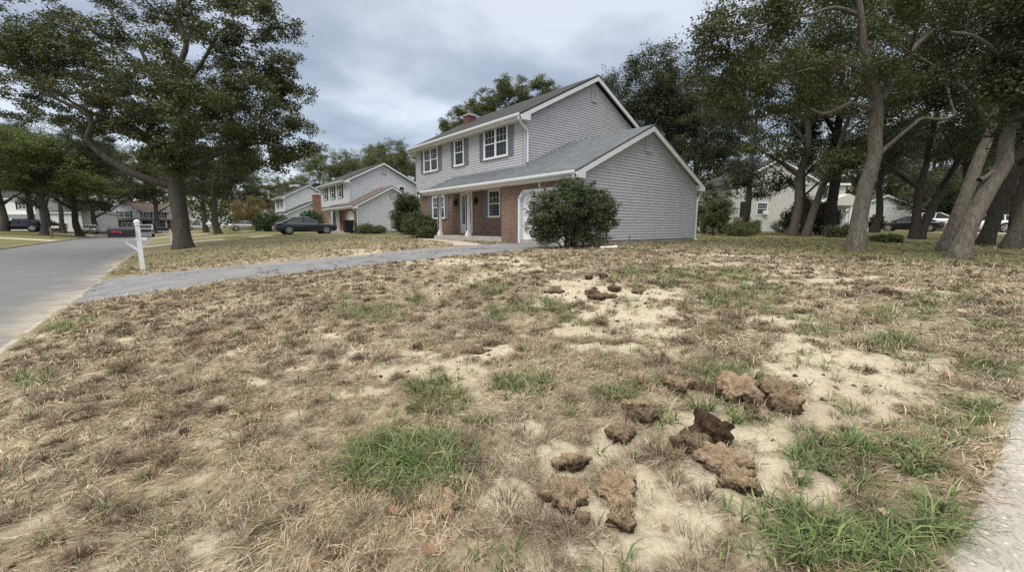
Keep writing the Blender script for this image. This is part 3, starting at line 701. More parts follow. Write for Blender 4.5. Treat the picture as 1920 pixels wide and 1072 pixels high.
hh = k.math('ADD', k.math('MULTIPLY', n3, .6), k.math('MULTIPLY', n2, 1.2)); k.bump(k.math('ADD', hh, k.math('MULTIPLY', n4, .3)), .7, .03)
M['lawn'] = k.fin(col, .95, .1)
tag(link('ground', np_mesh('ground', np.c_[uf_, vf_, zf_], Fq, True, attrs={'sand': sa, 'green': ga*(1-sa), 'lush': lush_f(uf_, vf_)}), M['lawn']),
    'patchy dried brown lawn with bare sandy soil', 'lawn', kind='structure')

# ---------------------------------------------------------------- street, kerbs, drives
k = NT('asphalt'); co = k.coord(); n1 = k.noise(k.mapped(co, (1, .18, 1)), .9, 5); n2 = k.noise(co, 90, 4, .7); n3 = k.noise(co, 2.2, 6, .6)
col = k.ramp(n2, [(.3, (.10, .10, .10)), (.55, (.165, .165, .163)), (.75, (.23, .228, .222))])
col = k.mix(k.ramp(n1, [(.35, 0), (.7, .5)]), col, (.14, .14, .14))
vo = k.n('ShaderNodeTexVoronoi', feature='DISTANCE_TO_EDGE'); vo.inputs['Scale'].default_value = 1; k.l(k.mapped(co, (.16, .3, 1)), vo.inputs['Vector'])
ad = k.n('ShaderNodeMix', data_type='RGBA'); 
cr = k.ramp(vo.outputs['Distance'], [(.0, .9), (.008, 0)])
col = k.mix(k.math('MULTIPLY', cr, k.ramp(n3, [(.45, 0), (.6, 1)])), col, (.05, .05, .05))
a = k.n('ShaderNodeAttribute'); a.attribute_name = 'grit'
col = k.mix(k.math('MULTIPLY', a.outputs['Fac'], k.ramp(n3, [(.3, .25), (.6, 1)])), col, (.43, .37, .28))
mo = k.noise(co, 1.1, 8, .72); col = k.mix(k.ramp(mo, [(.35, .4), (.5, 0)]), col, (.11, .108, .105)); col = k.mix(k.ramp(mo, [(.55, 0), (.75, .4)]), col, (.30, .295, .28))
k.bump(n2, .35, .01); M['asphalt'] = k.fin(col, .88, .2)
ru = np.r_[KL, np.linspace(KL+.3, KR-1.6, 12), np.linspace(KR-1.4, KR, 8)]; rv = axis_lines(0, 40, .5, -60, 330, 1.1)
U2, V2 = np.meshgrid(ru, rv, indexing='ij'); u2, v2_ = U2.ravel(), V2.ravel()
grit = np.clip(1-(KR-u2)/1.0, 0, 1)**1.5*(.35+.65*sst(.35, .6, fbm(v2_*.5, u2*.5, 5, 3)))*(1-sst(20, 40, v2_)*.7)
z2 = -.12+.06*np.sin(np.pi*np.clip((u2-KL)/(KR-KL), 0, 1))
nn = len(rv); ii, jj = np.meshgrid(np.arange(len(ru)-1), np.arange(nn-1), indexing='ij'); a_ = (ii*nn+jj).ravel()
tag(link('road', np_mesh('road', np.c_[u2, v2_, z2], np.c_[a_, a_+nn, a_+nn+1, a_+1], True, attrs={'grit': grit}), M['asphalt']), 'grey asphalt residential street with gritty edge', 'road', kind='structure')
k = NT('kerb_concrete'); co = k.coord(); n = k.noise(co, 6, 6, .65); n2 = k.noise(co, 1.3, 4)
col = k.ramp(n, [(.25, (.16, .14, .11)), (.5, (.34, .31, .25)), (.8, (.50, .46, .38))]); col = k.mix(k.ramp(n2, [(.5, 0), (.62, .75)]), col, (.20, .16, .1))
k.bump(n, .5, .02); M['kerb'] = k.fin(col, .9, .15)
def strip(name, pts, w, zoff, h, mat, label, cat):
    """ribbon with real thickness following the terrain base"""
    m = MB(); P = []
    for i, (u, v) in enumerate(pts):
        a = np.array(pts[max(i-1, 0)]); b = np.array(pts[min(i+1, len(pts)-1)]); d = (b-a)/np.linalg.norm(b-a); n_ = np.array([-d[1], d[0]])
        l = np.array((u, v))+n_*w/2; r = np.array((u, v))-n_*w/2
        P.append(((l[0], l[1], float(base_z(u, v))+zoff), (r[0], r[1], float(base_z(u, v))+zoff)))
    for (a, b), (c, d) in zip(P, P[1:]):
        lo = lambda q: (q[0], q[1], q[2]-h)
        m.poly([a, b, d, c]); m.poly([a, c, lo(c), lo(a)]); m.poly([b, lo(b), lo(d), d])
    m.poly([P[0][0], (P[0][0][0], P[0][0][1], P[0][0][2]-h), (P[0][1][0], P[0][1][1], P[0][1][2]-h), P[0][1]])
    return tag(m.build(name, mat), label, cat, kind='structure')
def wob(s, v): return (float(vn(np.array([v*.6]), np.array([0.]), s)[0])-.5)*.07
for name, x, lab in (('kerb', KR+.07, 'weathered concrete kerb along the dry lawn'), ('kerb', KL-.07, 'pale concrete kerb on the far side of the street')):
    m = MB(); v = -40.0
    while v < 240:
        L = 3.0; zz = (.0 if x > -5 else .02)
        low = x > -5 and 10.9 < v+1.5 < 17.6
        t = -.055 if low else zz
        a, b = x+wob(3, v), x+wob(3, v+L)
        m.prism([(a-.075, v+.01, -.3), (a+.075, v+.01, -.3), (a+.07, v+.01, t-.012), (a-.065, v+.01, t)], (b-a, L-.02, 0))
        v += L
    tag(m.build(name, M['kerb'], bevel=.0), lab, 'kerb', kind='structure')
# asphalt drive
k = NT('drive_asphalt'); co = k.coord(); n2 = k.noise(co, 60, 4, .7); n1 = k.noise(co, .7, 5); n3 = k.noise(co, 1.6, 5, .6)
col = k.ramp(n2, [(.3, (.13, .132, .138)), (.55, (.235, .232, .226)), (.8, (.33, .325, .315))]); col = k.mix(k.ramp(n1, [(.4, 0), (.7, .55)]), col, (.135, .137, .142))
vo = k.n('ShaderNodeTexVoronoi', feature='DISTANCE_TO_EDGE'); vo.inputs['Scale'].default_value = 1; q = k.n('ShaderNodeVectorMath', operation='ADD'); k.l(k.mapped(co, (.28, .45, 1)), q.inputs[0]); k.l(k.noise(co, 1.2, 4, .6, 'Color'), q.inputs[1]); k.l(q.outputs[0], vo.inputs['Vector'])
col = k.mix(k.ramp(vo.outputs['Distance'], [(.0, 1), (.008, .9), (.016, 0)]), col, (.035, .033, .03)); 
mo = k.noise(co, 1.6, 8, .72); col = k.mix(k.ramp(mo, [(.35, .5), (.5, 0)]), col, (.11, .11, .108)); col = k.mix(k.ramp(mo, [(.55, 0), (.75, .45)]), col, (.35, .34, .32))
k.bump(n2, .4, .012); M['drive'] = k.fin(col, .9, .2)
du = np.linspace(-1.72, 10.62, 60); dt = np.linspace(0, 1, 14)
DU, DT = np.meshgrid(du, dt, indexing='ij'); DU, DT = DU.ravel(), DT.ravel()
wn = (fbm(DU*1.3, DU*0, 61, 3)-.5)*.3; wf = (fbm(DU*1.3, DU*0+5, 62, 3)-.5)*.3
lo = np.interp(DU, *DRV_N)+wn*(DU < 9.5); hi = np.interp(DU, *DRV_F)+wf*(DU < 9.5)
DV = lo+(hi-lo)*DT
DZ = base_z(DU, DV)+.012+(fbm(DU*.6, DV*.6, 63, 3)-.5)*.05; DZ = np.where(DU < -1.2, DZ-.07*(-1.2-DU)/.5, DZ)
edge = (DT == 0) | (DT == 1); DZ = np.where(edge, DZ-.03, DZ)
ii, jj = np.meshgrid(np.arange(59), np.arange(13), indexing='ij'); a_ = (ii*14+jj).ravel()
tag(link('driveway', np_mesh('driveway', np.c_[DU, DV, DZ], np.c_[a_, a_+14, a_+15, a_+1], True), M['drive']), 'cracked grey asphalt driveway leading to the garage', 'driveway', kind='structure')
# front path from drive to porch
strip('path', [(8.2, 12.5), (8.75, 13.4), (9.2, 14.6), (9.6, 16.2), (9.95, 18.0), (10.2, 19.6)], .95, .03, .14, M['path'], 'narrow concrete path from driveway to porch', 'path')
# neighbours' drives (pale strips across the lawns)
strip('driveway', [(-1.7, 39.6), (2, 39.6), (6, 39.6), (10, 39.6), (13.2, 39.6)], 3.0, .015, .12, M['path'], 'concrete drive of the pale grey neighbour house', 'driveway')
strip('driveway', [(-1.7, 67.5), (3, 67.5), (8, 67.5), (12.6, 67.5)], 3.2, .015, .12, M['path'], 'drive of the white house with the brick chimney', 'driveway')
strip('driveway', [(KL-.1, 62), (KL-5, 63), (KL-12, 65)], 3.4, .015, .12, M['path'], 'pale concrete drive across the street by the far mailboxes', 'driveway')
strip('driveway', [(KL-.1, 92), (KL-6, 93), (KL-14, 95)], 3.4, .015, .12, M['path'], 'far drive across the street under the trees', 'driveway')
# cross street at the far end
m = MB(); m.box(-60, 40, 128, 136, -.3, -.02); tag(m.build('cross_road', M['asphalt']), 'cross street at the far end of the road', 'road', kind='structure')
# sidewalk of the side street, under the camera
k = NT('walk_concrete'); co = k.coord(); n1 = k.noise(co, 2, 6); n2 = k.noise(co, 60, 3, .6); vo = k.n('ShaderNodeTexVoronoi'); vo.inputs['Scale'].default_value = 26; k.l(co, vo.inputs['Vector'])
col = k.ramp(n1, [(.3, (.32, .295, .25)), (.6, (.43, .40, .345)), (.8, (.52, .485, .42))])
col = k.mix(k.ramp(n2, [(.5, 0), (.62, .6)]), col, (.17, .16, .145)); col = k.mix(k.ramp(vo.outputs['Distance'], [(.14, .8), (.22, 0)]), col, (.60, .57, .50))
k.bump(n2, .4, .01); M['walk'] = k.fin(col, .9, .2)
us3 = np.r_[np.linspace(-1.9, 10, 90), np.linspace(10.5, 80, 60)]; vt = np.r_[0, np.linspace(.03, 1, 12)]
UU, TT = np.meshgrid(us3, vt, indexing='ij'); UU, TT = UU.ravel(), TT.ravel()
vedge = np.interp(UU, [p[0] for p in WB], [p[1] for p in WB])+(fbm(UU*3, UU*0, 71, 4)-.5)*.06
VV = vedge-TT*1.9; ZZ = base_z(UU, VV)+.012-.03*(TT == 0)
nn = len(vt); ii, jj = np.meshgrid(np.arange(len(us3)-1), np.arange(nn-1), indexing='ij'); a_ = (ii*nn+jj).ravel()
tag(link('sidewalk', np_mesh('sidewalk', np.c_[UU, VV, ZZ], np.c_[a_, a_+nn, a_+nn+1, a_+1], True), M['walk']), 'speckled concrete pavement beside the dry lawn', 'pavement', kind='structure')
# drive behind the grove where the black sedan is parked
strip('side_drive', [(58, 10.5), (57.5, 4), (57, -3)], 5.5, .01, .12, M['path'], 'pale drive with parked cars beyond the tree grove', 'driveway')
strip('side_road', [(70, 6), (68, 0), (66, -8)], 5, .01, .12, M['asphalt'], 'side street strip beyond the tree grove', 'road')

# ---------------------------------------------------------------- mailboxes
u, v, z = gp(268, 505)
MBX = thing('mailbox', 'white post mailbox with large black box and red flag beside the driveway', 'mailbox', (u, v, z))
q = MB(); q.box(-.063, .063, -.063, .063, -.3, 1.42); q.build('post', M['white'], MBX, bevel=.006)
q = MB(); q.box(-.08, .08, -.08, .08, 1.42, 1.45); q.tube([(0, 0, 1.45), (0, 0, 1.48), (0, 0, 1.54), (0, 0, 1.59), (0, 0, 1.61)], [.05, .075, .085, .06, .01], 10); q.build('post_cap', M['white'], MBX, smooth=False)
q = MB(); q.box(-.52, .2, -.05, .05, .93, 1.03); q.build('arm', M['white'], MBX, bevel=.005)
q = MB(); q.prism([(-.4, -.035, .92), (-.3, -.035, .92), (-.062, -.035, .68), (-.062, -.035, .58)], (0, .07, 0)); q.build('brace', M['white'], MBX)
prof = [(-.125, 0), (.125, 0), (.125, .17)]+[(.125*math.cos(a), .17+.125*math.sin(a)) for a in np.linspace(.2, math.pi-.2, 9)]+[(-.125, .17)]
q = MB(); q.prism([(-.68, y, 1.045+zz*1.12) for y, zz in prof], (.6, 0, 0)); bx = q.build('box', M['black'], MBX)
q = MB(); q.prism([(-.715, y*1.05, 1.04+zz*1.15) for y, zz in prof], (.04, 0, 0)); q.box(-.74, -.715, -.03, .03, 1.27, 1.30); q.build('door', M['black'], bx)
q = MB(); q.box(-.62, -.38, -.142, -.128, 1.2, 1.245); q.box(-.44, -.38, -.143, -.127, 1.165, 1.245); q.build('flag', M['red'], bx)
def mailbox(px, py, label, hgt=1.0, mat='wood', box='metal', flip=1, s=1.0):
    u, v, z = gp(px, py)
    r = thing('mailbox', label, 'mailbox', (u, v, z), 0, 'mailboxes along the street')
    q = MB(); q.box(-.06*s, .06*s, -.06*s, .06*s, -.2, hgt+.12); q.bar((0, 0, hgt-.05), (.7*flip, 0, hgt-.05), .09, .09); q.bar((0, 0, hgt-.5), (.42*flip, 0, hgt-.1), .07, .07); q.build('post', M[mat], r)
    q = MB(); q.prism([(.1*flip, y, hgt+zz*.85) for y, zz in prof], (.62*flip, 0, 0)); q.build('box', M[box], r)
mailbox(97, 446, 'twin of weathered wooden posts with grey mailbox on left verge, nearest across street', 1.1, 'wood', 'metal', 1, 1.6)
mailbox(170, 439, 'dark mailbox on low post on left verge, further along across the street', 1.1, 'wood', 'black', 1, 1.4)
mailbox(322, 457, 'thin white mailbox post half hidden left of the big oak trunk', 1.0, 'white', 'black', -1)
mailbox(401, 437, 'white mailbox post standing against the second oak trunk', 1.1, 'white', 'white', -1)

# ---------------------------------------------------------------- vehicles
def car(name, label, loc, rz, paint, L=4.8, W=1.84, H=1.45, kind='sedan', glassmat=None):
    root = thing(name, label, 'car', loc, rz)
    h = H/1.45; l = L/4.8; w = W/2
    # stations: x, bottom, belt height, half width
    if kind == 'sedan': st = [(-2.4, .42, .72, .72), (-2.33, .26, .90, .84), (-2.0, .2, .97, .93), (-1.2, .18, .97, .99), (0, .18, .95, 1), (1.0, .18, .94, .99), (1.6, .2, .90, .96), (2.1, .22, .80, .89), (2.33, .3, .70, .80), (2.4, .4, .6, .68)]
    else: st = [(-2.4, .45, .95, .80), (-2.33, .28, 1.02, .9), (-2.0, .22, 1.03, .96), (-1.2, .2, 1.02, 1), (0, .2, 1.0, 1), (1.0, .2, 1.0, .99), (1.6, .22, .98, .97), (2.1, .26, .9, .91), (2.33, .34, .78, .83), (2.4, .45, .66, .72)]
    V = []; sec = []
    for x, zb, zt, ww in st:
        a = w*ww; half = [(a*.86, zb), (a*.97, zb+.1), (a, (zb+zt)/2), (a*.97, zt-.1), (a*.88, zt-.01), (a*.5, zt+.015)]
        pts = half+[(-y, zz) for y, zz in half[::-1]]
        V += [(x*l, y, zz*h) for y, zz in pts]
    n = 12; Fc = []
    for i in range(len(st)-1):
        for j in range(n): Fc.append((i*n+j, i*n+(j+1) % n, (i+1)*n+(j+1) % n, (i+1)*n+j))
    Fc += [tuple(range(n))[::-1], tuple(range((len(st)-1)*n, len(st)*n))]
    me = bpy.data.meshes.new('body'); me.from_pydata(V, [], Fc)
    for p in me.polygons: p.use_smooth = True
    link('body', me, paint, root)
    if kind == 'sedan': cab = [(-1.85, .96, .97, .84), (-1.5, .95, 1.14, .80), (-.85, .94, 1.40, .70), (-.2, .94, 1.45, .69), (.25, .94, 1.43, .70), (.8, .93, 1.18, .79), (1.3, .92, .95, .84)]
    else: cab = [(-2.3, 1.0, 1.03, .86), (-2.15, 1.0, 1.33, .8), (-1.85, 1.0, 1.43, .76), (-.8, 1.0, 1.46, .75), (.2, 1.0, 1.45, .75), (.75, .99, 1.22, .82), (1.2, .98, 1.0, .88)]
    def loft(cab, dz, dy, name, mat):
        V = []; Fc = []
        for x, zb, zt, ww in cab:
            half = [(w*(.90)+dy, zb), (w*(ww+.02)+dy, zt-.05*(zt > zb+.1)), (w*ww*.8, zt+dz)]
            V += [(x*l, y, zz*h) for y, zz in half+[(-y, zz) for y, zz in half[::-1]]]
        for i in range(len(cab)-1):
            for j in range(6): Fc.append((i*6+j, i*6+(j+1) % 6, (i+1)*6+(j+1) % 6, (i+1)*6+j))
        Fc += [tuple(range(6))[::-1], tuple(range((len(cab)-1)*6, len(cab)*6))]
        me = bpy.data.meshes.new(name); me.from_pydata(V, [], Fc)
        for p in me.polygons: p.use_smooth = False
        return link(name, me, mat, root)
    loft(cab, 0, 0, 'windows', M['carglass'])
    q = MB(); rc = cab[1:-1] if kind != 'sedan' else cab[2:-2]
    for (x0, _, z0, w0), (x1, _, z1, w1) in zip(rc, rc[1:]):
        a0, a1 = w*(w0+.03), w*(w1+.03)
        q.poly([(x0*l, -a0, z0*h-.03), (x1*l, -a1, z1*h-.03), (x1*l, -a1*.75, z1*h+.012), (x0*l, -a0*.75, z0*h+.012)]); q.poly([(x0*l, a0, z0*h-.03), (x0*l, a0*.75, z0*h+.012), (x1*l, a1*.75, z1*h+.012), (x1*l, a1, z1*h-.03)])
        q.poly([(x0*l, -a0*.75, z0*h+.012), (x1*l, -a1*.75, z1*h+.012), (x1*l, a1*.75, z1*h+.012), (x0*l, a0*.75, z0*h+.012)])
    q.build('roof', paint, root)
    q = MB()
    if kind == 'sedan': pil = [((-1.75, .97), (-.85, 1.39), .10, .70), ((-.3, .94), (-.25, 1.42), .07, .70), ((1.25, .95), (.25, 1.42), .06, .70)]
    else: pil = [((-2.2, 1.02), (-1.95, 1.4), .14, .77), ((-1.25, 1.0), (-1.2, 1.42), .1, .76), ((-.2, 1.0), (-.15, 1.42), .07, .76), ((1.15, 1.0), (.2, 1.42), .07, .76)]
    for (xa, za), (xb, zb), t, ww in pil:
        for s in (-1, 1): q.bar((xa*l, s*(w*.905), za*h), (xb*l, s*(w*(ww+.03)), zb*h), t, .03)
    q.build('pillar', paint, root)
    for xw in (-1.42, 1.42):
        for s in (-1, 1):
            r = .335*h if kind == 'sedan' else .38*h
            t = MB(); t.tube([(xw*l, s*(w-.02), r), (xw*l, s*(w+.012), r)], r*1.17, 18); t.build('wheel_arch', M['black'], root)
            t = MB(); t.tube([(xw*l, s*(w-.2), r), (xw*l, s*(w-.0), r), (xw*l, s*(w+.022), r)], [r, r, r*.93], 20); wh = t.build('wheel', M['tyre'], root)
            t = MB(); t.tube([(xw*l, s*(w+.0), r), (xw*l, s*(w+.026), r)], r*.2, 10)
            for k_ in range(5):
                a = 2*math.pi*k_/5+.3; c, d = math.cos(a), math.sin(a)
                t.bar((xw*l+c*r*.12, s*(w+.024), r+d*r*.12), (xw*l+c*r*.66, s*(w+.024), r+d*r*.66), .02, r*.26)
            for k_ in range(20):
                a, b = 2*math.pi*k_/20, 2*math.pi*(k_+1)/20
                t.bar((xw*l+math.cos(a)*r*.68, s*(w+.026), r+math.sin(a)*r*.68), (xw*l+math.cos(b)*r*.68, s*(w+.026), r+math.sin(b)*r*.68), .02, r*.12)
            t.build('rim', M['rim'], wh)
    for s in (-1, 1):
        t = MB(); t.box(-2.37*l, -2.2*l, s*w*.48, s*w*.84, .68*h, .84*h); t.build('tail_light', M['red'], root, bevel=.02)
        t = MB(); t.box(2.12*l, 2.33*l, s*w*.48, s*w*.80, .58*h, .70*h); t.build('headlight', M['metal'], root, bevel=.02)
        t = MB(); t.box(.85*l, 1.0*l, s*w*.96, s*w*1.12, .96*h, 1.08*h); t.build('mirror', paint, root, bevel=.02)
        t = MB()
        for xd in (-.35, .75): t.box(xd*l-.16, xd*l, s*w*.985, s*w*1.01, .82*h, .85*h)
        t.build('door_handle', M['metal'], root)
    t = MB(); t.box(-2.415*l, -2.36*l, -.26, .26, .5*h, .62*h); t.build('number_plate', M['trim_d'], root)
    return root
PT = dict(navy=mat_paint('blue_black_paint', (.018, .03, .042)), dark=mat_paint('midnight_paint', (.012, .013, .03)), silver=mat_paint('champagne_paint', (.42, .40, .36), .6), black=mat_paint('black_paint', (.008, .008, .009)), white=mat_paint('white_paint_car', (.75, .75, .75), 0), tan=mat_paint('tan_paint', (.42, .39, .32), .3), orange=mat_paint('rust_paint', (.35, .11, .05), .1))
car('parked_car', 'dark blue-grey sedan parked on drive of pale grey neighbour house', (9.1, 39.4, float(base_z(9, 39.4))+.03), 0, PT['navy'], 4.95, 1.9, 1.46)
p = P_ = gp(425, 433); car('parked_car', 'silver sedan parked beyond the second oak near the orange maple', (8.6, 71.2, float(base_z(8.6, 71))+.05), 0, PT['silver'], 4.75, 1.85, 1.42)
car('parked_car', 'dark navy SUV on the left lawn drive, cut by the photo edge', (-18.2, 98.5, float(base_z(-18.2, 98.5))+.05), math.pi, PT['dark'], 5.1, 2.0, 1.85, 'suv')
car('parked_car', 'black sedan parked among tree trunks before the white sided wing', (56.3, 6.6, float(base_z(56, 6))+.02), math.pi/2, PT['black'], 4.9, 1.9, 1.45)
car('parked_car', 'white SUV mostly hidden behind the black sedan and a forked trunk', (62.5, 5.2, float(base_z(62, 5))+.05), -math.pi/2, PT['white'], 4.8, 1.95, 1.85, 'suv')
car('parked_car', 'white SUV with black wheel arches at right behind leaning trunks', (64.5, 1.9, float(base_z(64, 1))+.0), math.pi/2, PT['white'], 4.7, 1.95, 1.75, 'suv')
p = at(219, 82); car('parked_car', 'tan car seen head-on just above the black mailbox box', (-9.4-1.5, 104, float(base_z(-11, 104))+.0), -math.pi/2, PT['tan'], 4.7, 1.85, 1.6, 'suv')
p = at(189, 96); car('parked_van', 'white van parked far across the street right of the dark mailbox', (p[0], p[1], p[2]), 0, PT['white'], 5.2, 2.0, 2.1, 'suv')
p = at(135, 92); car('parked_car', 'rust orange car parked far across the street between trunks', (p[0], p[1], p[2]), .4, PT['orange'], 4.6, 1.8, 1.45)
p = at(156, 88); car('parked_car', 'white low car parked far across the street beside the rust orange car', (p[0], p[1], p[2]), .4, PT['white'], 4.5, 1.8, 1.4)
p = at(370, 98); car('parked_car', 'white car glimpsed between two oak trunks far down the right side', (p[0], p[1], p[2]), 0, PT['white'], 4.6, 1.8, 1.5, 'suv')
# pickup parked at the kerb, seen from behind
def pickup(label, loc, rz):
    r = thing('pickup_truck', label, 'truck', loc, rz); W = .98
    q = MB(); q.box(-2.7, -.6, -W, W, .6, 1.15); q.box(1.1, 2.6, -W*.97, W*.97, .6, 1.2); q.build('body', PT['white'], r, bevel=.06)
    q = MB(); q.prism([(-.6, -W, .55), (1.1, -W, .55), (1.1, -W, 1.2), (.55, -W*.98, 1.85), (-.45, -W*.98, 1.85), (-.6, -W, 1.2)], (0, 2*W, 0)); q.build('cab', PT['white'], r, bevel=.05)
    q = MB(); q.box(-.615, -.55, -W*.78, W*.78, 1.3, 1.72); q.build('rear_window', M['carglass'], r)
    q = MB(); q.prism([(-.4, -W-.004, 1.25), (.9, -W-.004, 1.25), (.5, -W-.004, 1.75), (-.38, -W-.004, 1.75)], (0, .02, 0)); q.prism([(-.4, W-.016, 1.25), (.9, W-.016, 1.25), (.5, W-.016, 1.75), (-.38, W-.016, 1.75)], (0, .02, 0)); q.build('side_window', M['carglass'], r)
    q = MB(); q.box(-2.85, -2.7, -W, W, .45, .68); q.build('bumper', M['metal'], r, bevel=.02)
    q = MB(); q.box(-2.72, -2.6, -.75, .75, .7, 1.1); q.build('tailgate', PT['black'], r)
    for s in (-1, 1):
        q = MB(); q.box(-2.73, -2.6, s*.8, s*.97, .72, 1.1); q.build('tail_light', M['red'], r)
        for x in (-1.75, 1.75):
            t = MB(); t.tube([(x, s*(W-.25), .4), (x, s*(W+.01), .4)], .4, 18); w_ = t.build('wheel', M['tyre'], r)
            t = MB(); t.tube([(x, s*(W+.0), .4), (x, s*(W+.02), .4)], .24, 14); t.build('rim', M['rim'], w_)
pickup('white pickup truck parked at the kerb far down the street, left of the oak', (-1.75-1.1-.2, 86, -.1), math.pi/2)

# wheelie bin by the neighbour's garage
p = (12.5, 38.6, .84)
wb = thing('wheelie_bin', 'dark wheeled rubbish bin in front of the neighbour garage', 'bin', p, 0)
q = MB(); q.prism([(-.36, -.3, .08), (.36, -.3, .08), (.36, .3, .08), (-.36, .3, .08)], (0, 0, .02)); n0 = len(q.V)
q.V += [(x*s, y*s, z_) for z_, s in ((.1, .82), (1.12, 1)) for x, y in ((-.4, -.36), (.4, -.36), (.4, .36), (-.4, .36))]
q.F += [[n0+i, n0+(i+1) % 4, n0+4+(i+1) % 4, n0+4+i] for i in range(4)]; q.build('body', M['black'], wb)
q = MB(); q.box(-.45, .45, -.4, .4, 1.12, 1.19); q.box(.42, .5, -.3, .3, 1.06, 1.11); q.build('lid', M['black'], wb, bevel=.02)
for s in (-1, 1):
    q = MB(); q.tube([(.3, s*.3, .13), (.3, s*.38, .13)], .13, 14); q.build('wheel', M['tyre'], wb)
# pipe on the lawn and loose stone by the bush
u, v, z = gp(1130, 466); pp = thing('drain_pipe', 'short white plastic pipe lying on the lawn beside the holly bush', 'pipe', (u, v, z+.06))
a = gp(1126, 466); b = gp(1157, 467); q = MB((u, v, z+.06)); q.tube([(a[0], a[1], a[2]+.05), (b[0], b[1], b[2]+.06)], .03, 10); q.build('tube', M['white'], pp)
q = MB((u, v, z+.06)); d = (Vector(b)-Vector(a)).normalized(); e = Vector((b[0], b[1], b[2]+.06)); q.tube([tuple(e-d*.12), tuple(e+d*.01)], .042, 10); q.build('coupling', M['white'], pp)
# ---------------------------------------------------------------- foliage materials
def mat_leaf(name, c1, c2, c3, trans=.18):
    k = NT(name); g = k.n('ShaderNodeNewGeometry'); r = g.outputs['Random Per Island']; co = k.coord()
    cl = k.noise(co, .55, 3)
    col = k.ramp(r, [(.05, c1), (.5, c2), (.92, c3)])
    col = k.mix(k.ramp(cl, [(.38, 0), (.65, .55)]), col, tuple(x*1.35 for x in c3))
    k.fin(col, .55, .3)
    t = k.n('ShaderNodeBsdfTranslucent'); k.l(k.mix(1.0, col, (1.1, 1.2, .5), 'MULTIPLY'), t.inputs[0])
    a = k.n('ShaderNodeMixShader'); a.inputs[0].default_value = trans; k.l(k.b.outputs[0], a.inputs[1]); k.l(t.outputs[0], a.inputs[2]); k.l(a.outputs[0], k.out.inputs[0])
    return k.m
LF = dict(oak=mat_leaf('oak_leaves', (.032, .038, .017), (.058, .066, .027), (.098, .105, .044)),
          dark=mat_leaf('dark_leaves', (.02, .027, .014), (.038, .047, .022), (.068, .078, .034)),
          maple=mat_leaf('maple_leaves', (.048, .066, .022), (.08, .105, .03), (.13, .155, .045)),
          far=mat_leaf('far_leaves', (.055, .066, .03), (.09, .102, .044), (.14, .152, .062)),
          orange=mat_leaf('orange_leaves', (.10, .078, .03), (.15, .10, .042), (.19, .15, .058)),
          holly=mat_leaf('holly_leaves', (.026, .036, .017), (.05, .068, .028), (.105, .13, .052), .12),
          hedge=mat_leaf('hedge_leaves', (.02, .042, .014), (.04, .075, .022), (.075, .115, .035), .15),
          scrub=mat_leaf('scrub_leaves', (.045, .06, .025), (.085, .105, .045), (.13, .14, .06), .2))
def mat_bark(name, c, sc=1.0):
    k = NT(name); co = k.coord(); a = k.noise(k.mapped(co, (9*sc, 9*sc, 1.6*sc)), 1.6, 6, .65, dist=.6); b = k.noise(co, 1.3, 4); d = k.noise(co, 26, 4, .7)
    col = k.ramp(a, [(.28, tuple(x*.35 for x in c)), (.5, tuple(x*.85 for x in c)), (.75, tuple(x*1.25 for x in c))])
    col = k.mix(k.ramp(b, [(.45, 0), (.7, .5)]), col, (c[0]*.75, c[1]*.85, c[2]*.75))
    col = k.mix(k.ramp(d, [(.62, 0), (.72, .45)]), col, tuple(x*1.7 for x in c))
    k.bump(k.math('ADD', a, k.math('MULTIPLY', d, .3)), 1.0, .09)
    return k.fin(col, .95, .1)
BK = dict(oak=mat_bark('oak_bark', (.12, .105, .085)), grey=mat_bark('pale_bark', (.19, .167, .135), .8), dark=mat_bark('dark_bark', (.075, .064, .052)), far=mat_bark('far_bark', (.12, .105, .09)), bare=mat_bark('bare_wood', (.34, .26, .14), .8))

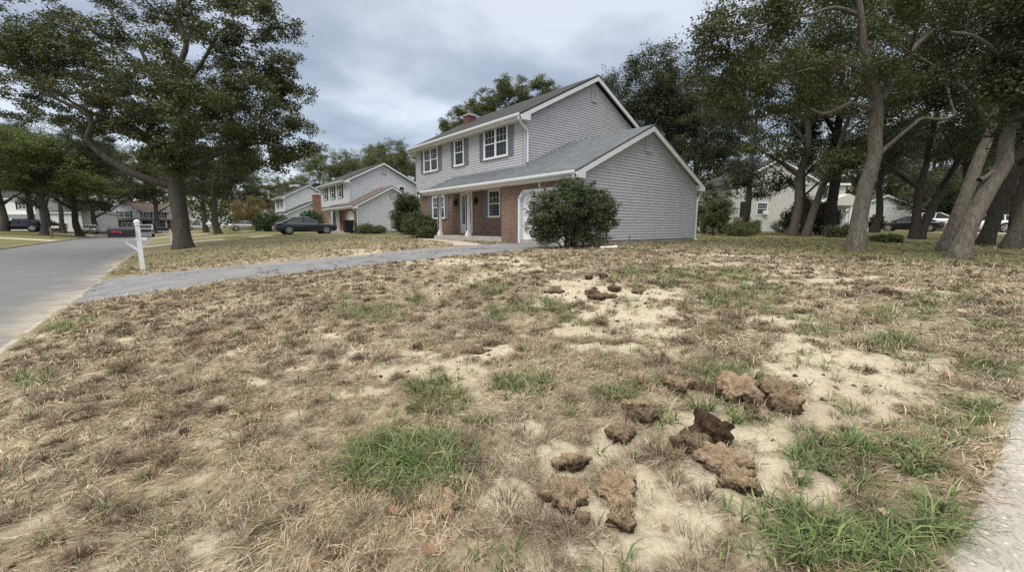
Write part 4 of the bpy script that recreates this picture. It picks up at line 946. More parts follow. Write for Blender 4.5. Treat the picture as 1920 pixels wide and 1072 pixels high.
# ---------------------------------------------------------------- tree generator
def resample(pts, step):
    P = np.array(pts, float); out = [P[0]]
    # Catmull-Rom through the given points (x, y, z, r)
    Q = np.vstack([2*P[0]-P[1], P, 2*P[-1]-P[-2]])
    for i in range(1, len(Q)-2):
        L = np.linalg.norm(Q[i+1][:3]-Q[i][:3]); n = max(1, int(round(L/step)))
        for j in range(1, n+1):
            t = j/n; a, b, c, d = Q[i-1], Q[i], Q[i+1], Q[i+2]
            out.append(.5*((2*b)+(c-a)*t+(2*a-5*b+4*c-d)*t*t+(-a+3*b-3*c+d)*t**3))
    return np.array(out)
def grow(limbs, crowns, seed, tip=.012, step=.45, power=2.35, gap=.47, twig=True, cl_bias=.6):
    """skeleton: hand placed limbs, then every leaf clump joins the nearest branch"""
    g = np.random.default_rng(seed)
    pos = []; par = []; rad = []
    for k, L in enumerate(limbs):
        S = resample(L, step*.6 if k == 0 else step*.7)
        if k == 0: prev = -1; st = 0
        else:
            d = np.linalg.norm(np.array(pos)-S[0, :3], axis=1); prev = int(np.argmin(d)); st = 1 if d[prev] < .6 else 0
        for q in S[st:]:
            pos.append(q[:3]); par.append(prev); rad.append(max(q[3], .006)); prev = len(pos)-1
    nl = len(pos)
    T = []
    for c in crowns:
        (cx, cy, cz), (rx, ry, rz), n = c[:3]; got = 0; tries = 0
        while got < n and tries < n*30:
            m = n*4; tries += m
            d = g.normal(size=(m, 3)); d /= np.linalg.norm(d, axis=1)[:, None]
            rr = g.random(m)**(1/3*cl_bias+.05)
            q = d*rr[:, None]*np.array([rx, ry, rz])+np.array([cx, cy, cz])
            f = vn(q[:, 0]*.55, q[:, 1]*.55, seed+5, q[:, 2]*.8)*.65+vn(q[:, 0]*1.3, q[:, 1]*1.3, seed+9, q[:, 2]*1.6)*.35
            q = q[f > gap][:n-got]
            T += list(q); got += len(q)
    T = np.array(T)
    P = np.zeros((nl+len(T)*24, 3)); P[:nl] = np.array(pos); cnt = nl
    par = par+[0]*(len(P)-nl); par = np.array(par); rad0 = np.array(rad)
    hmin = min(L[0][2] for L in limbs)
    tr = P[:nl]; start = 1
    d0 = np.array([np.min(np.linalg.norm(tr-t, axis=1)) for t in T]); order = np.argsort(d0)
    ok = np.zeros(len(P), bool); zlow = limbs[0][0][2]+ (limbs[0][-1][2]-limbs[0][0][2])*.45
    ok[:nl] = P[:nl, 2] > zlow
    tips = []
    for i in order:
        t = T[i]; dv = P[:cnt]-t; d = np.linalg.norm(dv, axis=1); d = d+np.maximum(dv[:, 2], 0)*.35; d[~ok[:cnt]] = 1e9
        j = int(np.argmin(d)); a = P[j]; L = np.linalg.norm(t-a)
        n = min(20, max(1, int(math.ceil(L/step))))
        pj = par[j]; dirp = (a-P[pj]) if pj >= 0 else np.array([0, 0, 1.]); dirp = dirp/(np.linalg.norm(dirp)+1e-6)
        ctrl = a+dirp*L*.3+(t-a)*.35+g.normal(size=3)*L*.10+np.array([0, 0, .06*L]); prev = j
        for s in range(1, n+1):
            u = s/n; q = (1-u)**2*a+2*u*(1-u)*ctrl+u*u*t
            if s < n: q = q+g.normal(size=3)*step*.07
            P[cnt] = q; par[cnt] = prev; ok[cnt] = True; prev = cnt; cnt += 1
        tips.append(prev)
    P = P[:cnt]; par = par[:cnt]
    acc = np.zeros(cnt)
    haschild = np.zeros(cnt, bool); haschild[par[par >= 0]] = True
    acc[~haschild] = tip**power
    for i in range(cnt-1, -1, -1):
        if acc[i] == 0: acc[i] = tip**power
        if par[i] >= 0: acc[par[i]] += acc[i]
    r = acc**(1/power)
    r[:nl] = np.where(rad0 > .02, rad0, np.maximum(rad0, np.minimum(r[:nl], .2)))
    for i in range(nl, cnt):
        if par[i] >= 0: r[i] = min(r[i], r[par[i]]*.9)
    return P, par, r, P[np.array(tips)] if tips else np.zeros((0, 3)), g
def wood_mesh(P, par, r, base, seed, flare=.5, rmin=0.0):
    n = len(P); kids = [[] for _ in range(n)]
    for i in range(n):
        if par[i] >= 0: kids[par[i]].append(i)
    V = []; F = []; vc = 0
    stack = [(0, -1)]
    z0 = P[0, 2]
    while stack:
        i, p = stack.pop(); ch = [p] if p >= 0 else []; ch.append(i)
        while kids[i]:
            ks = sorted(kids[i], key=lambda q: -r[q]); 
            for k in ks[1:]: stack.append((k, i))
            i = ks[0]; ch.append(i)
        if len(ch) < 2: continue
        pts = P[ch]; rr = r[ch].copy()
        if p >= 0: rr[0] = min(rr[0], rr[1]*1.15)
        if max(rr) < rmin: continue
        m = 16 if rr.max() > .18 else (8 if rr.max() > .06 else (5 if rr.max() > .02 else 3))
        d = np.gradient(pts, axis=0); d /= np.linalg.norm(d, axis=1)[:, None]+1e-9
        x = np.cross(d[0], [.31, .17, .9]) if abs(d[0][2]) < .9 else np.cross(d[0], [1., .1, .0])
        a = np.arange(m)*2*np.pi/m; ca, sa_ = np.cos(a), np.sin(a)
        for q in range(len(pts)):
            x = x-d[q]*np.dot(x, d[q]); x /= np.linalg.norm(x)+1e-9; y = np.cross(d[q], x)
            rad = np.full(m, rr[q])
            if m == 16:
                h = pts[q][2]-z0
                kn = vn(a*0+pts[q][0]*2+ca*1.2, a*0+pts[q][1]*2+sa_*1.2, seed, a*0+pts[q][2]*1.4)-.5
                rad = rad*(1+.26*kn)
                if p < 0: rad = rad*(1+flare*math.exp(-max(h-.25, 0)/.38)*(.75+.5*np.sin(a*5+seed)*.6+.3*np.sin(a*3+1)))
            V.append(pts[q]+(ca[:, None]*x+sa_[:, None]*y)*rad[:, None])
        for q in range(len(pts)-1):
            b = vc+q*m; k = np.arange(m); F.append(np.c_[b+k, b+(k+1) % m, b+m+(k+1) % m, b+m+k])
        vc += len(pts)*m
    V = np.vstack(V)-np.array(base); F = np.vstack(F)
    return np_mesh('trunk', V, F, True)
def leaf_quads(C, g, L, wid=.55, up=.6, droop=.25, fold=.12):
    """one folded leaf per row of C"""
    n = len(C)
    ang = g.random(n)*2*np.pi; dirv = np.c_[np.cos(ang), np.sin(ang), g.normal(size=n)*.55-droop]; dirv /= np.linalg.norm(dirv, axis=1)[:, None]
    nr = g.normal(size=(n, 3))*.7+np.array([0, 0, up]); side = np.cross(dirv, nr); side /= np.linalg.norm(side, axis=1)[:, None]+1e-9
    nn_ = np.cross(side, dirv)
    l = L*(.65+.7*g.random(n))[:, None]; w = l*wid*.5
    a = C; b = C+dirv*l*.45+side*w+nn_*l*fold; c = C+dirv*l; d = C+dirv*l*.45-side*w+nn_*l*fold
    V = np.stack([a, b, c, d], 1).reshape(-1, 3); F = np.arange(n*4).reshape(-1, 4)
    return V, F
def crown_mesh(tips, g, per, L, spread, flat=.6, base=(0, 0, 0), **kw):
    n = len(tips); C = np.repeat(tips, per, 0)
    # leaves sit in little sprays round each clump
    sp = g.normal(size=(n*5, 3))*np.array([1, 1, flat])*spread*.75; k = np.repeat(np.arange(n)*5, per)+g.integers(0, 5, n*per)
    C = C+sp[k]+g.normal(size=(n*per, 3))*np.array([1, 1, flat])*spread*.42
    V, F = leaf_quads(C, g, L, **kw)
    return np_mesh('crown', V-np.array(base), F)
def tree(name, label, limbs, crowns, seed, per, L, spread, leaf, bark, group=None, gap=.47, step=.45, tip=.012, flat=.6, flare=.5, rmin=0., cat='tree', **kw):
    P, par, r, tips, g = grow(limbs, crowns, seed, gap=gap, step=step, tip=tip)
    base = tuple(limbs[0][0][:3]); base = (base[0], base[1], base[2]+.3)
    root = thing(name, label, cat, base, 0, group)
    link('trunk', wood_mesh(P, par, r, base, seed, flare, rmin), BK[bark], root)
    link('crown', crown_mesh(tips, g, per, L, spread, flat, base, **kw), LF[leaf], root)
    return root
def limb(D, pts, D2=None, jit=0):
    """polyline through photo directions at distance D (to D2), radii in metres"""
    out = []
    for i, (px, py, r) in enumerate(pts):
        t = i/max(1, len(pts)-1); dd = D+(D2-D)*t if D2 else D
        p = wp(px, py, dd); out.append((p[0], p[1], p[2], r))
    return out
def blob(px, py, D, rpx, rpy, n, rd=None):
    """crown lobe seen round (px, py) at distance D"""
    c = wp(px, py, D); s = D/FPX
    rx, rz = rpx*s, rpy*s
    return (tuple(c), (rd or rx, rd or rx, rz), n) if rd is None else (tuple(c), ((rx+rd)/2, (rx+rd)/2, rz), n)
Z1 = lambda x, y: (x*.3358, y*.3358)
Z6 = lambda x, y: (1280+x*.3358, y*.3358)
# --- the big oak by the street
u, v, z = gp(342, 466); D0 = float(np.dot([u, v, z-CAMZ], FW))
b = (u, v, z-.3, 0.470)
tk = [b, (u, v, z+.1, 0.454)]+limb(D0, [(340, 430, 0.420), (336, 395, 0.395), (331, 362, 0.412), (329, 340, 0.386)])
LM = [tk,
 limb(D0, [(*Z1(950, 1035), 0.252), (*Z1(860, 1010), 0.227), (*Z1(760, 975), 0.210), (*Z1(670, 930), 0.193), (*Z1(590, 880), 0.185), (*Z1(520, 815), 0.168), (*Z1(490, 770), 0.160), (*Z1(515, 690), 0.143), (*Z1(460, 620), 0.109), (*Z1(330, 560), 0.076), (*Z1(200, 500), 0.042)], D0-2.5),
 limb(D0, [(*Z1(975, 1000), 0.277), (*Z1(930, 900), 0.227), (*Z1(860, 850), 0.202), (*Z1(830, 775), 0.185), (*Z1(720, 700), 0.160), (*Z1(600, 660), 0.126), (*Z1(450, 600), 0.092), (*Z1(260, 470), 0.059), (*Z1(120, 330), 0.034)], D0+2.5),
 limb(D0, [(*Z1(985, 990), 0.302), (*Z1(985, 880), 0.252), (*Z1(1010, 780), 0.227), (*Z1(1000, 640), 0.210), (*Z1(1010, 500), 0.185), (*Z1(1000, 380), 0.151), (*Z1(1040, 250), 0.126), (*Z1(1000, 120), 0.092), (*Z1(990, -60), 0.059), (*Z1(960, -200), 0.034)], D0-1.0),
 limb(D0-.3, [(*Z1(990, 610), 0.168), (*Z1(930, 540), 0.143), (*Z1(880, 480), 0.126), (*Z1(830, 380), 0.109), (*Z1(770, 250), 0.084), (*Z1(690, 180), 0.071), (*Z1(630, 90), 0.059), (*Z1(560, -40), 0.034)], D0+2.0),
 limb(D0, [(*Z1(1010, 760), 0.185), (*Z1(1080, 680), 0.160), (*Z1(1210, 570), 0.134), (*Z1(1330, 520), 0.109), (*Z1(1430, 450), 0.084), (*Z1(1530, 410), 0.059), (*Z1(1640, 400), 0.034)], D0-1.5),
 limb(D0-.5, [(*Z1(1020, 480), 0.126), (*Z1(1110, 380), 0.101), (*Z1(1180, 260), 0.084), (*Z1(1230, 180), 0.067), (*Z1(1300, 155), 0.050), (*Z1(1400, 200), 0.034)], D0-2.5),
 limb(D0, [(*Z1(1000, 960), 0.218), (*Z1(1080, 930), 0.151), (*Z1(1180, 880), 0.118), (*Z1(1300, 830), 0.092), (*Z1(1450, 800), 0.067), (*Z1(1600, 820), 0.042)], D0-3),
 limb(D0-.7, [(*Z1(1040, 250), 0.101), (*Z1(1080, 120), 0.076), (*Z1(1060, 0), 0.059), (*Z1(1180, -120), 0.034)], D0+1.5)]
CR = [blob(370, 235, D0, 120, 60, 70), blob(470, 75, D0-.5, 85, 75, 75), blob(545, 140, D0-1.2, 55, 32, 38), blob(440, 285, D0-1.5, 105, 40, 70), blob(545, 258, D0-2, 42, 34, 30), blob(200, 140, D0+1.5, 130, 55, 95), blob(85, 80, D0+1.5, 110, 60, 75),
 blob(290, 20, D0+1, 95, 45, 50), blob(400, 0, D0-.5, 90, 50, 45), blob(110, 200, D0-1, 110, 36, 60), blob(330, 130, D0-3, 100, 60, 55), blob(400, 200, D0-3.5, 110, 60, 55), blob(40, 20, D0+2, 80, 50, 40), blob(330, 180, D0+4, 120, 70, 50), blob(300, -110, D0, 200, 60, 60), blob(230, 220, D0, 80, 30, 28), blob(350, 300, D0-2, 60, 24, 24), blob(480, 185, D0-2, 90, 30, 40), blob(250, 60, D0-1, 60, 40, 16), blob(270, 160, D0-1, 120, 55, 50), blob(140, 110, D0, 110, 45, 42), blob(430, 160, D0-1, 90, 60, 40), blob(360, 270, D0+1.5, 120, 45, 40)]
tree('oak_tree', 'large spreading oak with broad trunk by the street, low crooked limb reaching left', LM, CR, 31, 170, .125, .35, 'oak', 'oak', gap=.52, flare=.42, flat=.55)

# --- the pale trunked oak on the right
u, v, z = gp(1605, 471); D1 = float(np.dot([u, v, z-CAMZ], FW))
tk = [(u, v, z-.3, 0.243), (u, v, z+.05, 0.236)]+limb(D1, [(1609, 430, 0.217), (1614, 395, 0.205), (1622, 355, 0.201), (1634, 315, 0.194), (1641, 280, 0.182), (1642, 245, 0.179), (1643, 205, 0.175)])
RM = [tk,
 limb(D1, [(*Z6(1080, 590), 0.152), (*Z6(1062, 480), 0.129), (*Z6(1035, 390), 0.114), (*Z6(1010, 250), 0.099), (*Z6(1000, 120), 0.084), (*Z6(985, 0), 0.068), (*Z6(960, -150), 0.046), (*Z6(900, -300), 0.023)], D1-1),
 limb(D1, [(*Z6(1090, 570), 0.144), (*Z6(1140, 490), 0.122), (*Z6(1200, 400), 0.106), (*Z6(1260, 300), 0.091), (*Z6(1340, 220), 0.076), (*Z6(1440, 140), 0.061), (*Z6(1540, 20), 0.038), (*Z6(1620, -100), 0.023)], D1+1),
 limb(D1, [(*Z6(1060, 605), 0.076), (*Z6(990, 592), 0.065), (*Z6(930, 580), 0.061), (*Z6(860, 615), 0.057), (*Z6(775, 636), 0.049), (*Z6(710, 605), 0.034)], D1-.8),
 limb(D1-.1, [(*Z6(1025, 370), 0.091), (*Z6(970, 372), 0.084), (*Z6(915, 350), 0.068), (*Z6(880, 385), 0.046), (*Z6(830, 368), 0.042), (*Z6(700, 390), 0.034), (*Z6(560, 435), 0.027), (*Z6(400, 550), 0.015)], D1+.6),
 limb(D1-.3, [(*Z6(990, 90), 0.068), (*Z6(850, 45), 0.053), (*Z6(700, 85), 0.042), (*Z6(560, 105), 0.034), (*Z6(430, 150), 0.023), (*Z6(260, 190), 0.015)], D1-1.2),
 limb(D1-.1, [(*Z6(1060, 900), 0.091), (*Z6(1130, 830), 0.065), (*Z6(1200, 770), 0.057), (*Z6(1290, 695), 0.053), (*Z6(1340, 662), 0.049), (*Z6(1440, 668), 0.046), (*Z6(1515, 645), 0.038), (*Z6(1500, 580), 0.034), (*Z6(1480, 500), 0.030), (*Z6(1450, 420), 0.027), (*Z6(1400, 360), 0.015)], D1+.3),
 limb(D1, [(*Z6(1260, 300), 0.061), (*Z6(1320, 120), 0.046), (*Z6(1300, -60), 0.030)], D1-2)]
RC = [blob(1400, 60, D1+.5, 105, 55, 45), blob(1345, 130, D1+1, 70, 45, 28), blob(1480, 120, D1+2.2, 90, 60, 45), blob(1560, 50, D1+2.6, 110, 50, 45), blob(1670, 90, D1+3, 100, 45, 37), blob(1770, 50, D1+1.5, 110, 60, 48), blob(1420, 190, D1+1.5, 95, 28, 30), blob(1730, 160, D1+2.8, 90, 40, 27),
 blob(1500, 200, D1+.5, 70, 24, 22), blob(1340, 190, D1+1, 50, 30, 16), blob(1600, -50, D1, 220, 40, 52), blob(1850, 60, D1+1, 90, 70, 33), blob(1460, 20, D1+2, 120, 50, 30), blob(1620, 170, D1+2, 120, 40, 27), blob(1320, 60, D1-.5, 30, 30, 10), blob(1440, 120, D1-.8, 80, 26, 18), blob(1530, 20, D1-1, 80, 30, 19), blob(1640, 30, D1-1.2, 70, 30, 18), blob(1570, 125, D1-1, 40, 20, 6), blob(1700, 120, D1-.8, 60, 24, 12)]
tree('oak_tree', 'pale barked oak with forked trunk and bare tan elbowed branch, nearest on the right lawn', RM, RC, 57, 130, .088, .27, 'oak', 'grey', gap=.51, step=.32, flare=.3, tip=.007)
# --- leaning pair
u, v, z = gp(1772, 470); D2 = float(np.dot([u, v, z-CAMZ], FW))
A = [(u, v, z-.3, 0.210), (u, v, z+.05, 0.203)]+limb(D2, [(1782, 440, 0.189), (1797, 400, 0.175), (1813, 360, 0.168), (1828, 320, 0.164), (1842, 285, 0.154), (1856, 250, 0.140), (1862, 200, 0.119), (1850, 120, 0.091), (1880, 20, 0.063)])
tree('oak_tree', 'leaning pale trunk forming the left half of the leaning pair, under dense canopy', [A, limb(D2, [(1858, 235, 0.091), (1810, 170, 0.063), (1760, 130, 0.042), (1690, 90, 0.021)], D2-1.5)],
     [blob(1880, 130, D2+.5, 110, 60, 60), blob(1790, 200, D2+1.5, 110, 40, 42), blob(1900, 230, D2+1, 80, 40, 36), blob(1800, 20, D2, 130, 60, 55)], 63, 120, .09, .28, 'dark', 'grey', gap=.5, step=.35, flare=.35, tip=.007)
u, v, z = gp(1797, 485); D3 = float(np.dot([u, v, z-CAMZ], FW))
A = [(u, v, z-.3, 0.210), (u, v, z+.05, 0.203)]+limb(D3, [(1806, 455, 0.185), (1822, 415, 0.175), (1842, 375, 0.171), (1866, 335, 0.168), (1884, 305, 0.164), (1886, 275, 0.140), (1893, 245, 0.133), (1912, 215, 0.126), (1935, 180, 0.112), (1950, 110, 0.084), (1940, 0, 0.056)])
tree('oak_tree', 'leaning pale trunk with knot forming the front right half of the leaning pair', [A, limb(D3, [(1878, 318, 0.077), (1862, 322, 0.059), (1848, 332, 0.056), (1836, 338, 0.070)]), limb(D3, [(1935, 180, 0.070), (1880, 110, 0.049), (1830, 70, 0.035), (1780, 60, 0.021)], D3-1.5)],
     [blob(1900, 80, D3-1, 110, 70, 60), blob(1840, 150, D3-.5, 80, 40, 36), blob(1960, 200, D3, 80, 70, 40), blob(1840, -10, D3-1, 130, 50, 46)], 71, 120, .09, .27, 'dark', 'grey', gap=.5, step=.35, flare=.4, tip=.007)

# ---------------------------------------------------------------- prototypes for the other trees
PROTO = {}
def proto(key, H, tr, crowns, seed, per, L, spread, leaf, bark, lean=0, gap=.5, fork=None, tip=.015, step=.6):
    g = np.random.default_rng(seed)
    tk = [(0, 0, -.3, tr), (0, 0, .1, tr*.97)]
    x = y = 0
    for i in range(1, 7):
        x += g.normal()*.12+lean*H/6; y += g.normal()*.12
        tk.append((x, y, H*.72*i/6, tr*(1-.13*i)))
    limbs = [tk]
    for i in range(5 if fork is None else fork):
        a = g.random()*6.28; k = 3+i % 3; q = tk[k]; l = H*.22*(.7+.6*g.random())
        limbs.append([(q[0], q[1], q[2], q[3]*.6), (q[0]+math.cos(a)*l*.4, q[1]+math.sin(a)*l*.4, q[2]+l*.35, q[3]*.42), (q[0]+math.cos(a)*l, q[1]+math.sin(a)*l, q[2]+l*.8, q[3]*.2)])
    P, par, r, tips, g2 = grow(limbs, crowns, seed, gap=gap, step=step, tip=tip)
    PROTO[key] = [(wood_mesh(P, par, r, (0, 0, 0), seed, .35, .012), BK[bark]), (crown_mesh(tips, g2, per, L, spread), LF[leaf])]
def put(key, name, label, px, D, s=1.0, rz=None, sz=None, leaf=None, bark=None, group='trees round the houses', cat='tree'):
    u, v, z = at(px, D)
    root = thing(name, label, cat, (u, v, z), rz if rz is not None else random.random()*6.28, group)
    root.scale = (s, s, sz or s)
    (wm, bk), (cm, lf) = PROTO[key]
    for nm, me, m in (('trunk', wm, BK[bark] if bark else bk), ('crown', cm, LF[leaf] if leaf else lf)):
        o = bpy.data.objects.new(nm, me); COL.objects.link(o); o.parent = root
        if not me.materials: me.materials.append(m)
        o.material_slots[0].link = 'OBJECT'; o.material_slots[0].material = m
    return root
proto('broad', 14, .42, [((0, 0, 9), (5.2, 5.2, 3.4), 240), ((2, 1, 12), (3.4, 3.4, 2), 90), ((-2.4, -1, 11), (3, 3, 2.2), 80), ((1, -3, 7), (3, 3, 1.6), 50)], 101, 120, .15, .44, 'far', 'far')
proto('tall', 19, .30, [((0, 0, 14), (2.7, 2.7, 4.4), 170), ((1, .6, 10), (2.5, 2.5, 2), 60), ((-.5, -.3, 17), (2.1, 2.1, 1.9), 80)], 103, 110, .16, .40, 'far', 'far', gap=.55)
proto('grove', 15, .30, [((0, 0, 10), (4.6, 4.6, 3.6), 95), ((2, -2, 7), (3, 3, 1.5), 60), ((-2.5, 1.5, 6.6), (2.6, 2.6, 1.3), 46)], 107, 120, .12, .40, 'dark', 'oak')
proto('low', 9, .22, [((0, 0, 5.2), (4.2, 4.2, 3.2), 230), ((1.5, 1, 2.4), (3, 3, 1.3), 70), ((-1.8, -1, 3), (2.6, 2.6, 1.6), 70)], 109, 100, .15, .46, 'maple', 'far')
proto('under', 5, .09, [((0, 0, 2.6), (2.2, 2.2, 1.9), 110), ((.6, .6, 1.1), (1.6, 1.6, .8), 40)], 113, 60, .15, .36, 'dark', 'dark', tip=.008, step=.4)
proto('pole', 14, .26, [((0, 0, 11), (4, 4, 3), 130), ((1.5, 0, 5.0), (1.9, 1.9, .8), 34), ((-1.6, .5, 4.0), (1.9, 1.9, .7), 34), ((.5, -1.2, 3.4), (1.5, 1.5, .5), 20)], 127, 62, .15, .42, 'dark', 'oak', fork=3)
proto('lean', 14, .27, [((2.6, 0, 11), (4, 4, 3), 130), ((3, 1, 6), (1.8, 1.8, .8), 24)], 131, 62, .15, .42, 'dark', 'oak', lean=.2, fork=3)
# left, across the street
put('broad', 'maple_tree', 'bright green leafy maple across the street at the left photo edge', 84, 54, 1.35, 1.0, .98, leaf='maple')
put('broad', 'oak_tree', 'dark tall oak behind the SUV at the far left edge', 5, 62, 1.15, 2.0, leaf='dark')
put('broad', 'oak_tree', 'oak whose grey trunk stands before the white house across the street', 63, 66, 1.15, 4.0, leaf='oak')
put('pole', 'oak_tree', 'slim oak with side limb left of the nearest left verge mailbox', 119, 64, 1.25, .6, leaf='dark', bark='oak')
put('broad', 'oak_tree', 'black-trunked shady tree on the left verge between the two far mailboxes', 148, 58, 1.05, 5.0, leaf='dark', bark='dark')
put('broad', 'maple_tree', 'low dark green tree behind the black-trunked tree across the street', 176, 76, 1.1, 3.0, .8, leaf='dark')
put('broad', 'oak_tree', 'tall dark tree left of the far grey and brown house', 196, 92, 1.4, 1.2, leaf='dark')
put('tall', 'oak_tree', 'thin trunked tree right beside the far grey and brown house', 205, 88, 1.1, 1.7, leaf='dark')
put('broad', 'oak_tree', 'broad tree rising behind the far grey and brown house', 250, 128, 1.9, 2.6)
put('broad', 'oak_tree', 'leafy tree overhanging the right end of the far grey and brown house', 296, 92, 1.25, 3.6, leaf='oak')
put('broad', 'oak_tree', 'wide tree far down the street behind the big oak trunk', 345, 118, 1.7, .5)
put('broad', 'oak_tree', 'second oak on the lawn with stout trunk, right of the big oak', 408, 48, .95, 5.5, .9, leaf='dark', bark='oak')
put('broad', 'oak_tree', 'forked oak just left behind the stout second oak', 385, 62, .95, .3, leaf='dark', bark='oak')
put('broad', 'oak_tree', 'dark oak far behind the champagne coloured sedan', 440, 92, 1.1, 1.3, leaf='dark')
put('low', 'maple_tree', 'small orange-brown maple left of the white house with brick chimney', 470, 75, .68, .2, .74, leaf='orange')
put('broad', 'oak_tree', 'distant oak crown above the orange-brown maple', 505, 116, 1.1, 2.2)
put('broad', 'oak_tree', 'distant oak behind the roof of the white house', 560, 112, 1.0, 4.4)
put('broad', 'oak_tree', 'rounded oak crown behind the pale grey house, left one of three', 628, 88, 1.22, 1.9)
put('broad', 'oak_tree', 'rounded oak crown behind the pale grey house, middle one of three', 712, 86, 1.22, .9)
put('broad', 'oak_tree', 'rounded oak crown behind the pale grey house, right one touching the near house', 762, 80, 1.15, 3.3)
put('broad', 'oak_tree', 'dark oak filling the gap behind the pale grey house gable', 672, 100, 1.2, 5.1, leaf='dark')
# behind the main house
for px, D, s, sz, r_, lab in ((862, 50, .88, .76, .4, 'shorter loose crowned tree behind the chimney of the near house'), (908, 51, .85, .9, 2.4, 'slim tree rising behind the near roof, right of its chimney'), (963, 51, .88, .99, 4.0, 'tall rounded crown behind the middle of the near roof'), (1026, 52, 1.0, .97, 5.5, 'yellowish green crown behind the near roof, left of its peak')):
    put('tall', 'oak_tree', lab, px, D, s, r_, sz, leaf='far')
for px, D, s, sz, r_, lab in ((1178, 43, 1.0, 1.18, 1.0, 'dark oak just right of the near house gable peak'), (1245, 42, 1.0, 1.22, 2.7, 'tall dark oak above the garage roof slope'), (1300, 38, .85, .95, 4.2, 'dense dark oak beside the right garage downspout'), (1345, 62, 1.0, 1.1, 5.2, 'tall oak left of the cream house, deep in the grove')):
    put('broad', 'oak_tree', lab, px, D, s, r_, sz, leaf='dark')
# right grove
for key, px, D, s, r_, lab, lf, bk in (('pole', 1391, 31, .95, 1.0, 'thin straight trunk in front of the cream house side door', 'dark', 'oak'), ('pole', 1487, 25, 1.05, 2.0, 'straight grey trunk in front of the cream siding, left of three close trunks', 'oak', 'oak'), ('tall', 1508, 27, .55, 3.0, 'slender dark sapling trunk between two thicker grove trunks', 'dark', 'dark'),
    ('lean', 1513, 24, .85, 5.6, 'grey trunk leaning right, beside the slender sapling', 'oak', 'oak'), ('grove', 1556, 27, 1.15, 4.6, 'thick dark trunk before the cream house porch', 'dark', 'dark'), ('grove', 1716, 22.5, .75, 1.5, 'dark trunk in front of the black sedan, left stem of a close pair', 'dark', 'dark'), ('lean', 1727, 22.5, .8, 5.3, 'dark leaning trunk in front of the black sedan, right stem of a close pair', 'dark', 'dark'),
    ('lean', 1852, 17, .95, 5.5, 'black shaded trunk right behind the leaning pale pair', 'dark', 'dark'), ('lean', 1902, 14.5, .9, 5.4, 'dark trunk at the right photo edge', 'dark', 'oak'), ('grove', 1440, 52, 1.1, 2.0, 'oak crown above the cream house roof', 'dark', 'oak'), ('grove', 1545, 60, 1.2, 3.5, 'oak rising behind the cream house porch', 'dark', 'oak'), ('grove', 1640, 34, .95, .3, 'leafy grove oak behind the pale forked trunk', 'dark', 'dark'),
    ('low', 1712, 64, 1.0, 2.2, 'low spreading dark tree behind the black sedan', 'dark', 'dark'), ('low', 1790, 46, 1.1, 4.4, 'low dark tree behind the leaning pale pair', 'dark', 'dark'), ('grove', 1800, 30, .9, 5.4, 'grove oak shading the gap left of the black shaded trunk', 'dark', 'dark'), ('low', 1880, 50, 1.15, .7, 'low dark tree behind the white SUV at the right', 'dark', 'dark'),
    ('grove', 1905, 26, .95, 3.9, 'grove oak overhanging the right photo edge', 'dark', 'dark'), ('broad', 1620, 64, 1.2, 4.9, 'tall oak far behind the white sided wing', 'dark', 'far'), ('broad', 1740, 68, 1.3, 1.1, 'tall oak far behind the low spreading dark tree', 'dark', 'far'), ('broad', 1850, 72, 1.3, 2.1, 'tall oak far behind the right hand SUV', 'dark', 'far'), ('low', 1322, 34, .5, .9, 'small leafy tree at the right rear corner of the garage', 'oak', 'dark')):
    put(key, 'oak_tree', lab, px, D, s, r_, None, lf, bk)
# far woods closing the view
def woods(label, spots, seed):
    g = np.random.default_rng(seed); C = []
    for px, D, hw, top in spots:
        u, v, z = at(px, D); n = 3800
        q = g.normal(size=(n, 3)); q /= np.linalg.norm(q, axis=1)[:, None]; q *= (g.random(n)**.4)[:, None]*np.array([hw, hw, top*.5]); q += np.array([u, v, z+top*.5])
        f = vn(q[:, 0]*.4, q[:, 1]*.4, seed, q[:, 2]*.4); C.append(q[f > .4])
    V, F = leaf_quads(np.vstack(C), g, .75, wid=.75)
    tag(link('woods', np_mesh('woods', V, F), LF['far']), label, 'woods', kind='stuff')
woods('far band of trees closing the view beyond the houses', [(-60, 130, 12, 13), (20, 135, 12, 12), (90, 130, 12, 13), (160, 140, 12, 13), (330, 150, 14, 15), (400, 135, 12, 14), (470, 130, 12, 12), (540, 135, 12, 12), (610, 125, 11, 12), (690, 120, 10, 12), (760, 115, 9, 12)], 5)
woods('dark undergrowth and trees closing the grove far behind the parked cars', [(1330, 62, 6, 9), (1400, 75, 8, 11), (1500, 84, 9, 10), (1590, 88, 9, 12), (1660, 84, 9, 12), (1740, 86, 9, 11), (1820, 86, 9, 10), (1890, 88, 9, 11), (1960, 84, 8, 12), (1290, 60, 5, 9)], 6)

